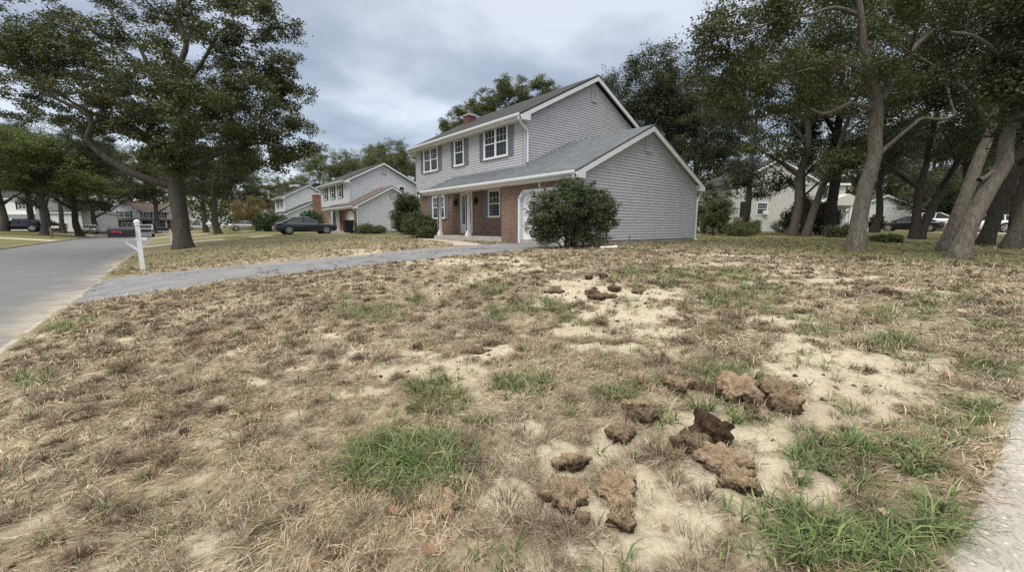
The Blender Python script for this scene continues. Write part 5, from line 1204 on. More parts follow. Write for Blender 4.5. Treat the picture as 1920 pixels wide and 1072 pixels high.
# ---------------------------------------------------------------- bushes
def bush(name, label, loc, lobes, n, L, spread, leaf, seed, stems=8, per=46, sprigs=0, gap=.3, droop=-.1, cat='bush', group=None, wid=.5):
    """lobes: (dx, dy, z, rx, ry, rz, weight); stems grow from the base into the lobes"""
    g = np.random.default_rng(seed); root = thing(name, label, cat, loc, 0, group)
    W = np.array([l[6] for l in lobes], float); W /= W.sum(); T = []
    for l, w in zip(lobes, W):
        m = int(n*w); q = g.normal(size=(m*5, 3)); q /= np.linalg.norm(q, axis=1)[:, None]; q *= (g.random(m*5)**.28)[:, None]
        q = q*np.array(l[3:6])+np.array(l[:3]); f = vn(q[:, 0]*2+9, q[:, 1]*2, seed, q[:, 2]*2); q = q[(f > gap) & (q[:, 2] > .03)][:m]; T.append(q)
    T = np.vstack(T)
    limbs = []
    for i in range(stems):
        t = T[g.integers(len(T))]; a = g.normal(size=2)*.12
        limbs.append([(a[0], a[1], -.1, .03), (a[0]+t[0]*.25, a[1]+t[1]*.25, t[2]*.4, .022), (t[0]*.8, t[1]*.8, t[2]*.85, .01)])
    V = []; q = MB()
    for l in limbs: q.tube([p[:3] for p in l], [p[3] for p in l], 5)
    for t in T[::3]:
        a = t*np.array([.55, .55, .6]); q.tube([tuple(a), tuple((a+t)/2+g.normal(size=3)*.03), tuple(t)], [.008, .006, .004], 3, False)
    q.build('stem', BK['dark'], root)
    if sprigs:
        top = T[T[:, 2] > np.quantile(T[:, 2], .8)]; e = top[g.integers(len(top), size=sprigs)]
        for s_ in range(1, 5): T = np.vstack([T, e+np.array([0, 0, .09*s_])+g.normal(size=e.shape)*.03]) if s_ < 4 else T
    me = crown_mesh(T, g, per, L, spread, .9, (0, 0, 0), wid=wid, droop=droop, up=.5)
    me.name = 'foliage'; link('foliage', me, LF[leaf], root)
    return root
u, v, z = gp(1071, 465)
bush('holly_bush', 'big loose dark green holly bush in front of the garage door', (u, v, z),
     [(0, 0, 1.32, .95, .95, .52, 3), (-.6, .5, 1.05, .62, .62, .55, 2.2), (.68, -.5, 1.1, .66, .66, .5, 2.2), (.9, -.7, .9, .42, .42, .38, 1), (-.7, .55, .62, .55, .55, .4, 1.6), (.1, 0, 1.72, .5, .5, .25, .8), (.1, -.05, .55, .5, .5, .4, 1.2), (.6, -.5, .3, .45, .4, .22, .5), (-.6, .4, .3, .45, .4, .2, .5)], 900, .05, .075, 'holly', 201, 14, 60, 50, .36)
u, v, z = gp(745, 441); 
bush('holly_bush', 'tall pointed dark bush left of the porch, behind the low rounded shrub', (14.2, 30.0, float(base_z(14, 30))), [(0, 0, 1.2, 1.25, 1.25, 1.1, 3), (0, 0, 2.1, .85, .85, .8, 1.6), (.2, .3, .6, 1.2, 1.2, .5, 1)], 420, .1, .17, 'holly', 203, 8, 46, 60, .3)
bush('shrub', 'low wide rounded dark shrub beside the left porch column', (11.3, 22.3, float(base_z(11.3, 22))), [(0, 0, .6, .75, 1.3, .6, 3), (.1, .8, .65, .7, .8, .55, 1.5), (0, -.8, .5, .6, .7, .5, 1)], 420, .08, .13, 'holly', 205, 8, 46, 10, .28)
bush('shrub', 'small weedy grey-green shrub at the porch end before the low wide shrub', (10.7, 20.3, float(base_z(10.7, 20.3))), [(0, 0, .3, .45, .45, .3, 2), (.1, .9, .2, .3, .3, .2, 1)], 90, .08, .1, 'scrub', 206, 5, 40)
for i, (px, D, rx, h, lab, lf) in enumerate(((503, 57, 1.9, 2.6, 'tall dark clipped bush beside the white house, leftmost of its row', 'hedge'), (520, 54, 1.7, 1.9, 'dark dome shaped clipped bush in the row before the white house', 'hedge'), (535, 50, 1.35, 1.45, 'smaller bright clipped dome bush behind the dark blue-grey sedan boot', 'maple'), (584, 52, 1.5, 2.6, 'conical clipped bush below the brick chimney', 'hedge'))):
    u, v, z = at(px, D); bush('clipped_bush', lab, (u, v, z), [(0, 0, h*.45, rx, rx, h*.55, 1)], 300, .12, .16, lf, 210+i, 5, 50, 0, .1)
for i, (px, py, D, rx, h, lab, lf) in enumerate(((683, 437, 36, .8, .75, 'low dry shrub at the foot of the pale grey garage wall, left one', 'scrub'), (706, 437, 36, .8, .6, 'low dry shrub at the foot of the pale grey garage wall, right one', 'scrub'), (622, 430, 46, .7, .9, 'dark shrub at the brick front of the pale grey house porch', 'holly'),
    (1336, 440, 27, .8, 1.9, 'wild leafy shrub beside the right garage downspout', 'scrub'), (1378, 440, 26, .55, .8, 'rounded wild shrub left of the cream house side door', 'scrub'), (1415, 432, 38, .65, .9, 'small dark shrub under the cream house window', 'holly'), (1468, 436, 34, .9, 1.0, 'dark shrub left of the straight grey grove trunk', 'holly'), (1500, 440, 30, 1.1, 2.2, 'dark rhododendron between the close grove trunks', 'dark'), (1538, 440, 28, 1.0, 1.9, 'dark rhododendron before the cream house porch', 'dark'),
    (1572, 448, 23, .6, .6, 'low green shrub left of the pale forked trunk', 'scrub'), (1641, 432, 36, .35, 1.15, 'round green shrub right of the pale forked trunk', 'hedge'), (1665, 455, 18.5, .6, .25, 'low leafy shrub on the lawn before the black sedan', 'scrub'), (1395, 446, 25, .9, .7, 'low shrub at the grove edge before the thin straight trunk', 'scrub'))):
    u, v, z = at(px, D); bush('shrub', lab, (u, v, z), [(0, 0, h*.5, rx, rx, h*.5, 2), (rx*.3, -rx*.2, h*.75, rx*.6, rx*.6, h*.35, 1)], 150, .12 if h > 1 else .07, min(.17, .04+.12*h), lf, 230+i, 7, 44, 12 if h > 1.1 else 0, .3)
for i, (px, D, rx, h, lab) in enumerate(((80, 68, 1.4, 1.6, 'dark round shrub beside the dark navy SUV'), (100, 74, 1.6, 1.5, 'dark shrub before the low pale garage across the street'), (212, 93, 2.4, 1.6, 'dark hedge below the far brick house window, left part'), (232, 95, 2.2, 1.2, 'dark hedge below the far brick house window, right part'), (292, 93, 1.9, 2.0, 'dark round shrub at the far house porch'), (172, 84, 2.5, 2.2, 'dark hedge clump left of the white van'))):
    u, v, z = at(px, D); bush('shrub', lab, (u, v, z), [(0, 0, h*.5, rx, rx, h*.55, 1)], 120, .2, .25, 'hedge', 260+i, 4, 44, 0, .2)
# ---------------------------------------------------------------- grass
def blade_mesh(name, p, L, w, tilt, az, bend, col, g):
    n = len(p); L = L[:, None]; w = w[:, None]
    h = np.c_[np.cos(az), np.sin(az), np.zeros(n)]; s = np.c_[-np.sin(az), np.cos(az), np.zeros(n)]
    roll = g.normal(size=n)*.45; 
    d0 = h*np.sin(tilt)[:, None]; d0[:, 2] = np.cos(tilt)
    t1 = np.minimum(tilt+bend, 2.0); d1 = h*np.sin(t1)[:, None]; d1[:, 2] = np.cos(t1)
    tw = (g.normal(size=n)*.28)[:, None]; d1 = d1+s*tw
    nv_ = np.cross(s, d0); s0 = s*np.cos(roll)[:, None]+nv_*np.sin(roll)[:, None]
    m = p+d0*L*.5; t = m+d1*L*.5
    V = np.stack([p-s0*w*.5, p+s0*w*.5, m-s0*w*.42, m+s0*w*.42, t], 1).reshape(-1, 3)
    b = np.arange(n)[:, None]*5
    F = np.concatenate([b+np.array([[0, 1, 3]]), b+np.array([[0, 3, 2]]), b+np.array([[2, 3, 4]])], 1).reshape(-1, 3)
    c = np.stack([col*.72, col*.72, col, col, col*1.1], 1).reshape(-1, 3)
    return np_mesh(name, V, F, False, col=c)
def mat_blade(name, trans, rough=.7):
    k = NT(name); a = k.n('ShaderNodeAttribute'); a.attribute_name = 'Col'; k.fin(a.outputs['Color'], rough, .2)
    t = k.n('ShaderNodeBsdfTranslucent'); k.l(a.outputs['Color'], t.inputs[0]); x = k.n('ShaderNodeMixShader'); x.inputs[0].default_value = trans
    k.l(k.b.outputs[0], x.inputs[1]); k.l(t.outputs[0], x.inputs[2]); k.l(x.outputs[0], k.out.inputs[0]); return k.m
M['straw'] = mat_blade('dry_straw', .15); M['green_blade'] = mat_blade('green_grass', .25, .5)
g = np.random.default_rng(77)
PAL = np.array([.92, .945, .94])*np.array([(.60, .51, .365), (.48, .385, .26), (.36, .275, .18), (.24, .175, .112), (.125, .09, .06), (.45, .405, .33), (.37, .25, .16)])
def polar(n, r0, r1, half=64):
    a = R(90)-YAW+R(1)*(g.random(n)*2-1)*half; r = np.sqrt(g.random(n)*(r1*r1-r0*r0)+r0*r0)
    return np.cos(a)*r, np.sin(a)*r
def lawn_ok(u, v):
    ve = np.interp(u, [p_[0] for p_ in WB], [p_[1] for p_ in WB])
    ok = (u > KR+.16) & (v > ve-.045-.05*vn(u*9, v*9, 66)) & ~in_drive(u, v, (vn(u*3, v*3, 65)-.62)*.35)
    ok &= ~((u > 10.4) & (u < 20.5) & (v > 9.25) & (v < 23.5)) & ~((np.abs(u-np.interp(v, [12.5, 14.6, 18, 19.6], [8.2, 9.2, 9.95, 10.2])) < .5) & (v > 12.4) & (v < 19.6))
    return ok
def pick(n, tone, wgt):
    i = g.choice(len(PAL), size=n, p=np.array(wgt)/sum(wgt)); c = PAL[i]*(.82+.36*g.random(n))[:, None]
    return c*tone[:, None]
PU = []; PL = []; PW = []; PT_ = []; PA = []; PB = []; PC = []
def add(u, v, L, w, tilt, az, bend, col, lift=0.0):
    PU.append(np.c_[u, v, terrain(u, v)+lift]); PL.append(L); PW.append(w); PT_.append(tilt); PA.append(az); PB.append(bend); PC.append(col)
# matted straw, lying at all angles
for r0, r1, dens in ((.9, 2.6, 7600), (2.6, 4.5, 4400), (4.5, 7.5, 1900), (7.5, 12, 800), (12, 18, 400), (18, 27, 180)):
    area = R(128)/2*(r1*r1-r0*r0); n = int(area*dens); u, v = polar(n, r0, r1)
    ok = lawn_ok(u, v); u, v = u[ok], v[ok]; n = len(u); d = np.hypot(u, v)
    s = sand_f(u, v); gr = green_f(u, v); lush = lush_f(u, v)
    cl = fbm(u*3.2, v*3.2, 81, 3)*.55+vn(u*11, v*11, 83)*.45
    ok = g.random(n) < (1-s*np.where(cl > .5, .86, .975))*np.clip(.26+2.0*(cl-.33), .06, 1)*(1-.35*gr)*(1-.6*lush); u, v, d, cl, lush = u[ok], v[ok], d[ok], cl[ok], lush[ok]; n = len(u)
    up = g.random(n) < np.clip((cl-.45)*2.2, .05, .5)
    tilt = np.where(up, .25+g.random(n)*.7, 1.15+g.random(n)*.42); L = np.where(up, .035+g.random(n)*.06, .025+g.random(n)*.05+.10*g.random(n)**7)*(1+d*.02)
    w = np.maximum(.0016+.0028*g.random(n)**2, d*(.0008+.0009*g.random(n)))
    az = np.where(g.random(n) < .5, g.random(n)*6.28, (fbm(u*.8, v*.8, 85, 3)-.5)*9+g.normal(size=n)*.5)
    tone = (.38+.75*fbm(u*1.3, v*1.3, 87, 3)+.5*vn(u*7, v*7, 88))
    red = sst(.45, .65, fbm(u*.7+3, v*.7, 89, 3))
    col = pick(n, tone, (4.2, 4, 3, 2, 1.5, 1.8, .9)); col = col*(1-red[:, None]*np.array([.02, .09, .14])); col = col*(1-.8*lush[:, None])+lush[:, None]*.8*np.array([.15, .15, .06])*(.6+.8*g.random(n))[:, None]
    add(u, v, L, w, tilt, az, g.normal(size=n)*.25+np.where(up, .5, .15), col, .004+g.random(n)*.012)
# brushy dry tufts
for r0, r1, dens, per in ((1, 3, 50, 52), (3, 6, 46, 36), (6, 11, 30, 22), (11, 18, 11, 12)):
    area = R(128)/2*(r1*r1-r0*r0); n = int(area*dens); u, v = polar(n, r0, r1); ok = lawn_ok(u, v); u, v = u[ok], v[ok]
    s = sand_f(u, v); cl = fbm(u*1.5, v*1.5, 91, 3); ok = g.random(len(u)) < (1-.70*s)*np.clip(cl*2.4-.55, .15, 1)*(1-.7*lush_f(u, v)); u, v = u[ok], v[ok]; n = len(u); d = np.hypot(u, v)
    k_ = np.repeat(np.arange(n), per); m = n*per; rad = (.016+.06*g.random(n)**1.5)[k_]; a = g.random(m)*6.28; rr = np.sqrt(g.random(m))*rad
    U3, V3 = u[k_]+np.cos(a)*rr, v[k_]+np.sin(a)*rr; size = (.05+.065*g.random(n))[k_]
    hue = g.random(n)[k_]; tone = (.62+.5*g.random(n))[k_]
    col = pick(m, tone, (1.0, 2.4, 4, 4, 2.6, 1, 1)); gg = (hue > .86)[:, None]; col = np.where(gg, col*.45+np.array([.10, .115, .05])*.6, col)
    add(U3, V3, size*(.6+.6*g.random(m)), np.maximum(.0016+.0012*g.random(m), d[k_]*.0008), .12+rr/rad*.75+g.random(m)*.2, a+g.normal(size=m)*.4, g.random(m)*.6, col, -.004)
# larger brushy mounds of dead grass
for r0, r1, dens, per in ((1.3, 4, 13, 190), (4, 8, 17, 120), (8, 14, 12, 64), (14, 20, 5, 36)):
    area = R(128)/2*(r1*r1-r0*r0); n = int(area*dens); u, v = polar(n, r0, r1); ok = lawn_ok(u, v); u, v = u[ok], v[ok]
    s = sand_f(u, v); cl = fbm(u*.9+4, v*.9, 93, 3); ok = g.random(len(u)) < (1-.68*s)*np.clip(cl*2.8-.55, .2, 1)*(1-.8*lush_f(u, v))*(1-.6*green_f(u, v)); u, v = u[ok], v[ok]; n = len(u); d = np.hypot(u, v)
    k_ = np.repeat(np.arange(n), per); m = n*per; rad = (.04+.07*g.random(n)**1.4)[k_]; a = g.random(m)*6.28; rr = g.random(m)**.6*rad*(.75+.5*vn(np.cos(a)*1.5+k_, np.sin(a)*1.5, 95))
    size = (.05+.055*g.random(n))[k_]; tone = (.40+.50*g.random(n))[k_]*(.8+.4*g.random(m))
    hue = g.random(n)[k_][:, None]; col = pick(m, tone, (.8, 2.0, 4, 4, 2.8, 1.6, 2.0))*np.array([1.04, .97, .95]); col = np.where(hue > .85, col*.5+np.array([.13, .14, .06])*.5, col)
    add(u[k_]+np.cos(a)*rr, v[k_]+np.sin(a)*rr, size*(.55+.6*g.random(m)), np.maximum(.0015+.0012*g.random(m), d[k_]*.0008), .1+rr/rad*.9+g.random(m)*.25, a+g.normal(size=m)*.6, .1+g.random(m)*.7, col, .012*(1-rr/rad)-.004)
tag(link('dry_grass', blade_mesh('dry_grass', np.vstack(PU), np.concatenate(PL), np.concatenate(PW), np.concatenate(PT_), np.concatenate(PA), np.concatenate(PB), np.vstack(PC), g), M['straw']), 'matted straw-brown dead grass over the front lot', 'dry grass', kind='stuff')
print('dry blades', sum(map(len, PL)))
# green grass in patches, broad bladed close by
PU.clear(); PL.clear(); PW.clear(); PT_.clear(); PA.clear(); PB.clear(); PC.clear()
GP = np.array([(.12, .17, .06), (.155, .215, .075), (.085, .125, .05), (.21, .265, .105), (.24, .25, .115), (.40, .35, .20)])
for r0, r1, dens, per in ((.9, 2.8, 260, 15), (2.8, 5, 190, 12), (5, 9, 95, 10), (9, 15, 34, 9), (15, 26, 7, 8)):
    area = R(128)/2*(r1*r1-r0*r0); n = int(area*dens); u, v = polar(n, r0, r1); ok = lawn_ok(u, v); u, v = u[ok], v[ok]
    gr = green_f(u, v); st = np.zeros(len(u)); bs = np.zeros(len(u))
    stray = .10*sst(.45, .6, fbm(u*1.1+20, v*1.1, 97, 3))*(1+sst(3, 9, u)*2)+.10*(np.abs(v-np.interp(u, *DRV_N)) < .35)*(u < 6)
    mown_ = lush_f(u, v)*.5
    keep = g.random(len(u)) < np.maximum.reduce([gr**1.3*.98, stray, mown_]); u, v, gr = u[keep], v[keep], gr[keep]; n = len(u); d = np.hypot(u, v)
    k_ = np.repeat(np.arange(n), per); m = n*per; a = g.random(m)*6.28; rr = g.random(m)*.02
    lush = np.clip(gr, .25, 1)[k_]; dd = d[k_]
    L = (.07+.16*g.random(m))*(.45+.6*lush)*np.where(dd > 9, .8, 1); near = dd < 3.2
    w = np.maximum(np.where(near, .0036+.0062*g.random(m)**1.5, .003+.004*g.random(m)), dd*.0011)
    tone = (.8+.5*g.random(n))[k_]
    c = GP[g.choice(6, size=m, p=(.27, .27, .16, .14, .1, .06))]*tone[:, None]; warm = sst(.5, 1, vn(u*.8, v*.8, 99))[k_][:, None]; c = c*(1-warm*.5)+warm*.5*np.array([.17, .165, .07])
    gust = np.where(near, 1.0, .4)*(fbm(u*.7, v*.7, 101, 2)[k_]-.5)*3
    add(u[k_]+np.cos(a)*rr, v[k_]+np.sin(a)*rr, L, w, .4+g.random(m)*.85, a+gust, .35+g.random(m)*.8, c, -.003)
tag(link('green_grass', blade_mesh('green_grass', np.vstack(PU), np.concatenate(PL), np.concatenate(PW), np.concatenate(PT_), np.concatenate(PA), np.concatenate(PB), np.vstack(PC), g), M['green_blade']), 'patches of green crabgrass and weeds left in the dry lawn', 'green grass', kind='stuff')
print('green blades', sum(map(len, PL)))
# dark crumbs, bits of root and chaff
n = 15000; u, v = polar(n, 1.0, 12); ok = lawn_ok(u, v); u, v = u[ok], v[ok]; s = sand_f(u, v); cl = fbm(u*2, v*2, 111, 3); ok = g.random(len(u)) < (.25+.6*s)*np.clip(cl*2.4-.7, .05, 1); u, v = u[ok], v[ok]; n = len(u); d = np.hypot(u, v)
sz = (.0035+.015*g.random(n)**3)*(1+d*.12); C = np.c_[u, v, terrain(u, v)+sz*.3]; T4 = np.array([(1, 0, -.5), (-.5, .9, -.5), (-.5, -.9, -.5), (0, 0, .9)])
an = g.random(n)*6.28; T = T4[None]*(sz[:, None]*(.6+.8*g.random((n, 4))))[:, :, None]*np.array([1.5, .9, .8]); ca, sa_ = np.cos(an)[:, None], np.sin(an)[:, None]
T = np.stack([T[:, :, 0]*ca-T[:, :, 1]*sa_, T[:, :, 0]*sa_+T[:, :, 1]*ca, T[:, :, 2]], 2)
V = (C[:, None]+T).reshape(-1, 3); b = np.arange(n)[:, None]*4; F = np.concatenate([b+np.array([x]) for x in ((0, 1, 2), (0, 3, 1), (1, 3, 2), (2, 3, 0))], 1).reshape(-1, 3)
cc = np.array([(.06, .04, .025), (.11, .075, .045), (.2, .14, .085), (.04, .03, .02)])[g.integers(0, 4, n)]; 
tag(link('soil_crumbs', np_mesh('soil_crumbs', V, F, col=np.repeat(cc, 4, 0)), M['straw']), 'scattered dark crumbs of soil and chaff on the sand', 'soil crumbs', kind='stuff')

# ---------------------------------------------------------------- torn clods of sod
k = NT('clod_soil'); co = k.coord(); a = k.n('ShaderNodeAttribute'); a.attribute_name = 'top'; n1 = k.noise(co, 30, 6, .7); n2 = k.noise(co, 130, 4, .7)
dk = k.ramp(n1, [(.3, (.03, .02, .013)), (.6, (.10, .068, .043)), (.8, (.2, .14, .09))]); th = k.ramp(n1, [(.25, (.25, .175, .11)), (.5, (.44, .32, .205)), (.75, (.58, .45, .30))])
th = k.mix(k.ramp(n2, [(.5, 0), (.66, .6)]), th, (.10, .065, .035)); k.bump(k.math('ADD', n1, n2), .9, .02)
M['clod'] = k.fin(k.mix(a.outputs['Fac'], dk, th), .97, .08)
def clod(label, px, py, rx, ry, hgt, topc=.8, seed=0, grass=60, rot=None, tiltx=0.0, yel=False):
    u, v, z = gp(px, py); D = float(np.dot([u, v, z-CAMZ], FW)); a = rx*(.84 if py > 640 else .7)*D/FPX; b = min(a*1.25, max(a*.55, ry*D/FPX*1.25)); gg = np.random.default_rng(500+seed)
    bm = bmesh.new(); bmesh.ops.create_icosphere(bm, subdivisions=5 if rx > 20 else 4, radius=1); P = np.array([x.co for x in bm.verts]); Fc = np.array([[q.index for q in f.verts] for f in bm.faces]); bm.free()
    # slab: blunt profile, ragged rim, lumpy top
    r = np.hypot(P[:, 0], P[:, 1]); ang = np.arctan2(P[:, 1], P[:, 0]); rim = 1+.42*(vn(np.cos(ang)*2+seed, np.sin(ang)*2, seed)-.5)*2+.14*(vn(np.cos(ang)*6+seed, np.sin(ang)*6, seed+1)-.5)*2
    Q = P.copy(); Q[:, 2] = np.sign(P[:, 2])*np.abs(P[:, 2])**.55
    Q[:, 0] *= rim*a; Q[:, 1] *= rim*b; Q[:, 2] *= hgt*(.62 if py > 640 else .38)
    nz = fbm(Q[:, 0]*22+seed, Q[:, 1]*22, seed+3, 4, Q[:, 2]*22)-.5; n2 = fbm(Q[:, 0]*70, Q[:, 1]*70+seed, seed+4, 3, Q[:, 2]*70)-.5
    Q += P*(nz*.085+n2*.03)[:, None]*min(1.3, a/.06)
    c, s = math.cos(tiltx*1.4), math.sin(tiltx*1.4); Q = np.c_[Q[:, 0], Q[:, 1]*c-Q[:, 2]*s, Q[:, 1]*s+Q[:, 2]*c]
    # face the camera's right so the long axis reads as in the picture
    th_ = (-YAW if rot is None else -YAW+rot); c, s = math.cos(th_), math.sin(th_); Q = np.c_[Q[:, 0]*c-Q[:, 1]*s, Q[:, 0]*s+Q[:, 1]*c, Q[:, 2]]
    Q[:, 2] -= np.quantile(Q[:, 2], .10)
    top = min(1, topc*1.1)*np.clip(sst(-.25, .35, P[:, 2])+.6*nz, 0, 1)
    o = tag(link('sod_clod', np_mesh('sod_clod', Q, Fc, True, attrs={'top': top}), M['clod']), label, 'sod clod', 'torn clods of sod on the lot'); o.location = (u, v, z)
    grass //= 2
    if grass >= 12:
        sel = np.where(P[:, 2] > .25)[0]; i = gg.choice(sel, size=grass); m = len(i); az = gg.random(m)*6.28
        tone = np.full(m, .8); col = PAL[gg.integers(0, 5, m)]*(.75+.4*gg.random(m))[:, None]
        if yel: col = col*.4+np.array([.34, .23, .05])*.6
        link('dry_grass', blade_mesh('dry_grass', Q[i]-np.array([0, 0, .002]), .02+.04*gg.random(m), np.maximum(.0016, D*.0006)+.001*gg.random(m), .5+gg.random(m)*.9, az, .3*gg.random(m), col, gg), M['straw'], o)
    return o
for i, (px, py, rx, ry, hg, tp, gr_, rot, tl, yel, lab) in enumerate((
    (1384, 750, 42, 26, .12, .9, 160, -.35, .25, 0, 'large tan rounded clod of sod just below the bright green tuft, left of a pair'), (1462, 762, 36, 26, .11, .6, 120, -.5, .2, 0, 'brown clod with dark torn edge, right of the large tan clod'), (1411, 775, 13, 11, .05, .1, 0, 0, 0, 0, 'small black crumb of soil between the two large clods'),
    (1074, 870, 36, 16, .045, .9, 60, .25, -.35, 0, 'flat slab of sod tipped up to show its dark underside'), (1150, 920, 36, 30, .05, .95, 90, -.75, .35, 0, 'reddish tan slab of sod leaning on the sand, right of the flat tipped slab'), (1056, 938, 44, 28, .07, .75, 220, -.1, .1, 0, 'shaggy brown clod of dead turf below the flat tipped slab'), (1091, 975, 17, 12, .04, .6, 30, -.4, 0, 0, 'small brown stub of sod on sand below the shaggy brown clod'),
    (1330, 822, 32, 22, .10, .0, 0, .2, 0, 0, 'crumbly black-brown lump of topsoil with no grass'), (1292, 842, 32, 20, .07, .3, 260, 0, 0, 0, 'tufted dark clod touching the crumbly black lump on its left'), (1350, 868, 50, 20, .06, .85, 60, -.5, .15, 0, 'long reddish brown strip of sod below the crumbly black lump'), (1388, 908, 36, 24, .06, .8, 130, -.4, .2, 0, 'brown sod piece at the lower end of the long reddish strip'),
    (1198, 768, 34, 14, .05, .9, 60, -.1, -.2, 1, 'clod topped with yellowish thatch, left of the small green tufts'), (1210, 785, 30, 15, .07, .25, 160, 0, 0, 0, 'dark hummock of dead turf right under the yellowish clod'), (1165, 822, 34, 16, .06, .55, 240, 0, 0, 0, 'grassy brown hummock above the sand, below the yellowish clod'), (846, 962, 28, 24, .05, .95, 40, -.3, .2, 0, 'pinkish tan lump of sod half buried in straw, left of the sandy patch'),
    (1165, 985, 30, 18, .05, .55, 170, 0, 0, 0, 'low shaggy hummock on sand, right of the small brown stub'), (1272, 730, 26, 18, .07, .7, 180, 0, 0, 0, 'brown tussock left of the bright green tuft beside the large tan clod'), (1104, 525, 11, 6, .10, .05, 0, 0, 0, 0, 'dark clod far back on the lot, left of the darkest pair'), (1131, 523, 10, 7, .12, .05, 0, 0, 0, 0, 'dark clod far back on the lot, right of the darkest pair'),
    (1040, 551, 28, 6, .06, .3, 60, 0, 0, 0, 'long dark clod at the left end of the pale sand strip'), (1108, 552, 18, 8, .10, .2, 40, 0, 0, 0, 'dark heap of sod in the middle of the pale sand strip'), (1150, 548, 16, 8, .11, .2, 40, 0, 0, 0, 'dark peaked clod on the pale sand strip, right of the dark heap'), (1125, 560, 40, 5, .05, .25, 70, 0, 0, 0, 'long low ridge of torn sod in front of the dark heap'),
    (1195, 552, 14, 6, .08, .4, 40, 0, 0, 0, 'brown clod at the right end of the pale sand strip'), (290, 594, 18, 5, .05, .35, 20, 0, 0, 0, 'curled brown clod near the driveway, lower left of the lot'), (272, 584, 12, 5, .06, .3, 20, 0, 0, 0, 'dark brown clod just behind the curled brown one'), (345, 576, 22, 4, .05, .5, 20, 0, 0, 0, 'low tan clod right of the curled brown clod'), (381, 598, 10, 7, .06, .2, 20, 0, 0, 0, 'small peaked dark clod right of the low tan clod'),
    (215, 575, 20, 4, .05, .2, 10, 0, 0, 0, 'dark flat clod close to the kerb and driveway corner'), (350, 812, 12, 6, .03, .0, 10, 0, 0, 0, 'dark hole-like crumb of soil in the straw on the left'), (783, 652, 10, 8, .06, .1, 60, 0, 0, 0, 'small dark clod at the upper left rim of the pale sandy patch'), (890, 660, 30, 7, .03, .3, 150, 0, 0, 0, 'dark matted turf strip across the pale sandy patch'))):
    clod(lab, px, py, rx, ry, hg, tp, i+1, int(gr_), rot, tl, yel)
# ---------------------------------------------------------------- fallen leaves
M['leaf_brown'] = mat_plain('dead_leaf', (.22, .135, .085), .7, .2, .3, 40); M['leaf_pale'] = mat_plain('dead_leaf_pale', (.38, .285, .185), .7, .2, .2, 40)
half = [(0, 0), (.05, .08), (.16, .12), (.10, .22), (.20, .27), (.33, .30), (.20, .40), (.17, .48), (.34, .56), (.42, .62), (.24, .66), (.16, .72), (.22, .80), (.26, .88), (.12, .88), (.0, 1.0)]
def dead_leaf(label, px, py, sz, mat, seed):
    sz *= .8
    u, v, z = gp(px, py); gg = np.random.default_rng(900+seed); bm = bmesh.new(); S = 1.0
    a = gg.random()*6.28; cu, cv = gg.normal()*.25+.35, gg.normal()*.3+.3
    def pt(x, y): return (x*sz, (y-.5)*sz, sz*(cu*(abs(x)**1.3)+cv*(y-.5)**2*.8)+.012)
    mid = [bm.verts.new(pt(0, y)) for y in np.linspace(0, 1, 8)]
    for s in (-1, 1):
        vs_ = [bm.verts.new(pt(s*x*(.85+.3*gg.random()), y)) for x, y in half[1:-1]]
        ring = [mid[0]]+vs_+[mid[-1]]; j = 0
        for q in range(len(ring)-1):
            y = half[q+1][1] if q+1 < len(half) else 1
            while j < 6 and (j+1)/7 < y-.02: bm.faces.new((ring[q], mid[j], mid[j+1])) if ring[q] is not mid[j] else None; j += 1
            if ring[q+1] is not mid[j] and ring[q] is not mid[j]: bm.faces.new((ring[q], mid[j], ring[q+1]))
    me = bpy.data.meshes.new('dead_leaf'); bm.to_mesh(me); bm.free()
    o = tag(link('dead_leaf', me, M[mat]), label, 'leaf', 'fallen leaves on the lawn'); o.location = (u, v, z+.012); o.rotation_euler = (gg.normal()*.3, gg.normal()*.3, a)
    st = MB(); st.tube([(0, -.5*sz, .012+cv*.2*sz), (.02*sz, -.85*sz, .012)], .0016, 4); st.build('stalk', M[mat], o)
for i, (px, py, sz, mt, lab) in enumerate(((742, 972, .13, 'leaf_brown', 'large curled brown oak leaf below the big green clump'), (628, 1052, .10, 'leaf_brown', 'star shaped pinkish oak leaf at the bottom edge, left one'), (802, 1043, .10, 'leaf_brown', 'folded rusty oak leaf at the bottom edge, below the curled one'), (852, 905, .08, 'leaf_pale', 'pale dry leaf tucked under the right of the big green clump'), (1612, 968, .10, 'leaf_pale', 'beige crumpled leaf between the two lower right green clumps'), (1664, 975, .10, 'leaf_pale', 'pale torn leaf left of the small bright green clump by the pavement'),
    (1718, 852, .09, 'leaf_pale', 'light leaf in the weeds right of the flattened green clump'), (1700, 862, .08, 'leaf_brown', 'reddish leaf left of the light leaf in the weeds'), (1776, 748, .11, 'leaf_brown', 'rusty leaf near the pavement, left of a pale one'), (1798, 756, .10, 'leaf_pale', 'pale leaf near the pavement, right of the rusty one'), (1776, 705, .11, 'leaf_pale', 'bright pale leaf on the right side above the rusty one'), (1806, 586, .14, 'leaf_pale', 'far pale leaf right of the upper right green patch'), (1852, 622, .12, 'leaf_pale', 'yellowish leaf in the olive grass at right'),
    (1278, 925, .07, 'leaf_brown', 'dark leaf lying on the big bare sand area'), (505, 760, .09, 'leaf_pale', 'pale curled leaf in straw on the left half'), (122, 728, .10, 'leaf_pale', 'pale leaf right of the far left green tuft'), (1243, 985, .06, 'leaf_brown', 'small grey-brown scrap of leaf low on the sand'))):
    dead_leaf(lab, px, py, sz, mt, i)

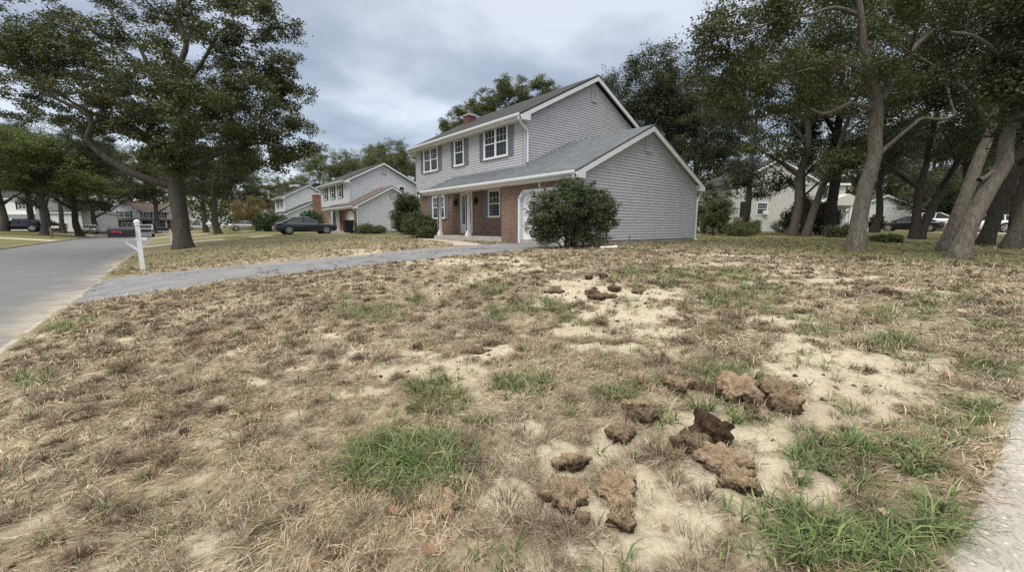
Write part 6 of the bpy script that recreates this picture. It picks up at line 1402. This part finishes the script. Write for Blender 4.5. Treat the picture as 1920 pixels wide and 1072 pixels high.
# ---------------------------------------------------------------- sky, sun, camera
SUN_EL, SUN_AZ = 58, 250
w = bpy.data.worlds.new('World'); scene.world = w; w.use_nodes = True; t = w.node_tree; t.nodes.clear()
N = t.nodes.new; Lk = t.links.new
out = N('ShaderNodeOutputWorld'); tc = N('ShaderNodeTexCoord'); sep = N('ShaderNodeSeparateXYZ'); Lk(tc.outputs['Generated'], sep.inputs[0])
sky = N('ShaderNodeTexSky'); sky.sky_type = 'NISHITA'; sky.sun_disc = False; sky.sun_elevation = R(SUN_EL); sky.sun_rotation = R(SUN_AZ)
b1 = N('ShaderNodeBackground'); Lk(sky.outputs[0], b1.inputs[0]); b1.inputs[1].default_value = .05
def mth(op, a, b):
    q = N('ShaderNodeMath'); q.operation = op
    for i, x in enumerate((a, b)):
        if isinstance(x, (int, float)): q.inputs[i].default_value = x
        else: Lk(x, q.inputs[i])
    return q.outputs[0]
zc = mth('ADD', mth('MAXIMUM', sep.outputs[2], 0.0), .16)
cb = N('ShaderNodeCombineXYZ'); Lk(mth('DIVIDE', sep.outputs[0], zc), cb.inputs[0]); Lk(mth('DIVIDE', sep.outputs[1], zc), cb.inputs[1])
def nz(scale, det, off, rough=.5, dist=0.0):
    mp = N('ShaderNodeMapping'); mp.inputs['Location'].default_value = off; Lk(cb.outputs[0], mp.inputs[0]); q = N('ShaderNodeTexNoise'); Lk(mp.outputs[0], q.inputs['Vector']); q.inputs['Scale'].default_value = scale; q.inputs['Detail'].default_value = det; q.inputs['Roughness'].default_value = rough; q.inputs['Distortion'].default_value = dist
    return q.outputs['Fac']
n_ = mth('ADD', mth('MULTIPLY', nz(.55, 5, (3.1, 1.7, 0), .5, .3), .62), mth('MULTIPLY', nz(1.7, 5, (7.3, 2.2, 0), .5, .2), .38))
cr = N('ShaderNodeValToRGB'); Lk(n_, cr.inputs[0]); e = cr.color_ramp.elements
e[0].position = .39; e[0].color = (.15, .162, .182, 1); e[1].position = .61; e[1].color = (.49, .503, .525, 1); x = e.new(.5); x.color = (.265, .278, .30, 1)
el = N('ShaderNodeMapRange'); el.interpolation_type = 'SMOOTHSTEP'; Lk(sep.outputs[2], el.inputs[0]); el.inputs[1].default_value = .5; el.inputs[2].default_value = .92; el.inputs[3].default_value = 1.0; el.inputs[4].default_value = 1.0
hz = N('ShaderNodeMapRange'); Lk(sep.outputs[2], hz.inputs[0]); hz.inputs[1].default_value = 0.0; hz.inputs[2].default_value = .32; hz.inputs[3].default_value = 1.35; hz.inputs[4].default_value = 1.0
b2 = N('ShaderNodeBackground'); ov = N('ShaderNodeMix'); ov.data_type = 'RGBA'; el.inputs[3].default_value = 0; Lk(el.outputs[0], ov.inputs[0]); Lk(cr.outputs[0], ov.inputs[6]); ov.inputs[7].default_value = (1.9, 1.84, 1.72, 1)
Lk(ov.outputs[2], b2.inputs[0]); Lk(hz.outputs[0], b2.inputs[1])
ad = N('ShaderNodeAddShader'); Lk(b1.outputs[0], ad.inputs[0]); Lk(b2.outputs[0], ad.inputs[1]); Lk(ad.outputs[0], out.inputs[0])
sl = bpy.data.lights.new('sun', 'SUN'); sl.energy = 1.5; sl.angle = R(25); sl.color = (1, .96, .9); so = bpy.data.objects.new('sun', sl); COL.objects.link(so)
d = Vector((math.cos(R(SUN_EL))*math.sin(R(SUN_AZ)), math.cos(R(SUN_EL))*math.cos(R(SUN_AZ)), math.sin(R(SUN_EL)))); so.rotation_euler = d.to_track_quat('Z', 'Y').to_euler()
cam = bpy.data.cameras.new('camera'); cam.sensor_width = 36; cam.lens = FPX/1920*36; cam.clip_start = .05; cam.clip_end = 1500
co_ = bpy.data.objects.new('camera', cam); COL.objects.link(co_); scene.camera = co_
mt_ = Matrix(((RT[0], UP[0], -FW[0], 0), (RT[1], UP[1], -FW[1], 0), (RT[2], UP[2], -FW[2], CAMZ), (0, 0, 0, 1))); co_.matrix_world = mt_
vs_ = scene.view_settings; vs_.view_transform = 'Standard'; vs_.look = 'None'; vs_.exposure = .4; vs_.gamma = 1
scene.cycles.use_denoising = False; scene.cycles.filter_width = 1.5; scene.cycles.max_bounces = 6; scene.cycles.diffuse_bounces = 3; scene.cycles.transparent_max_bounces = 4
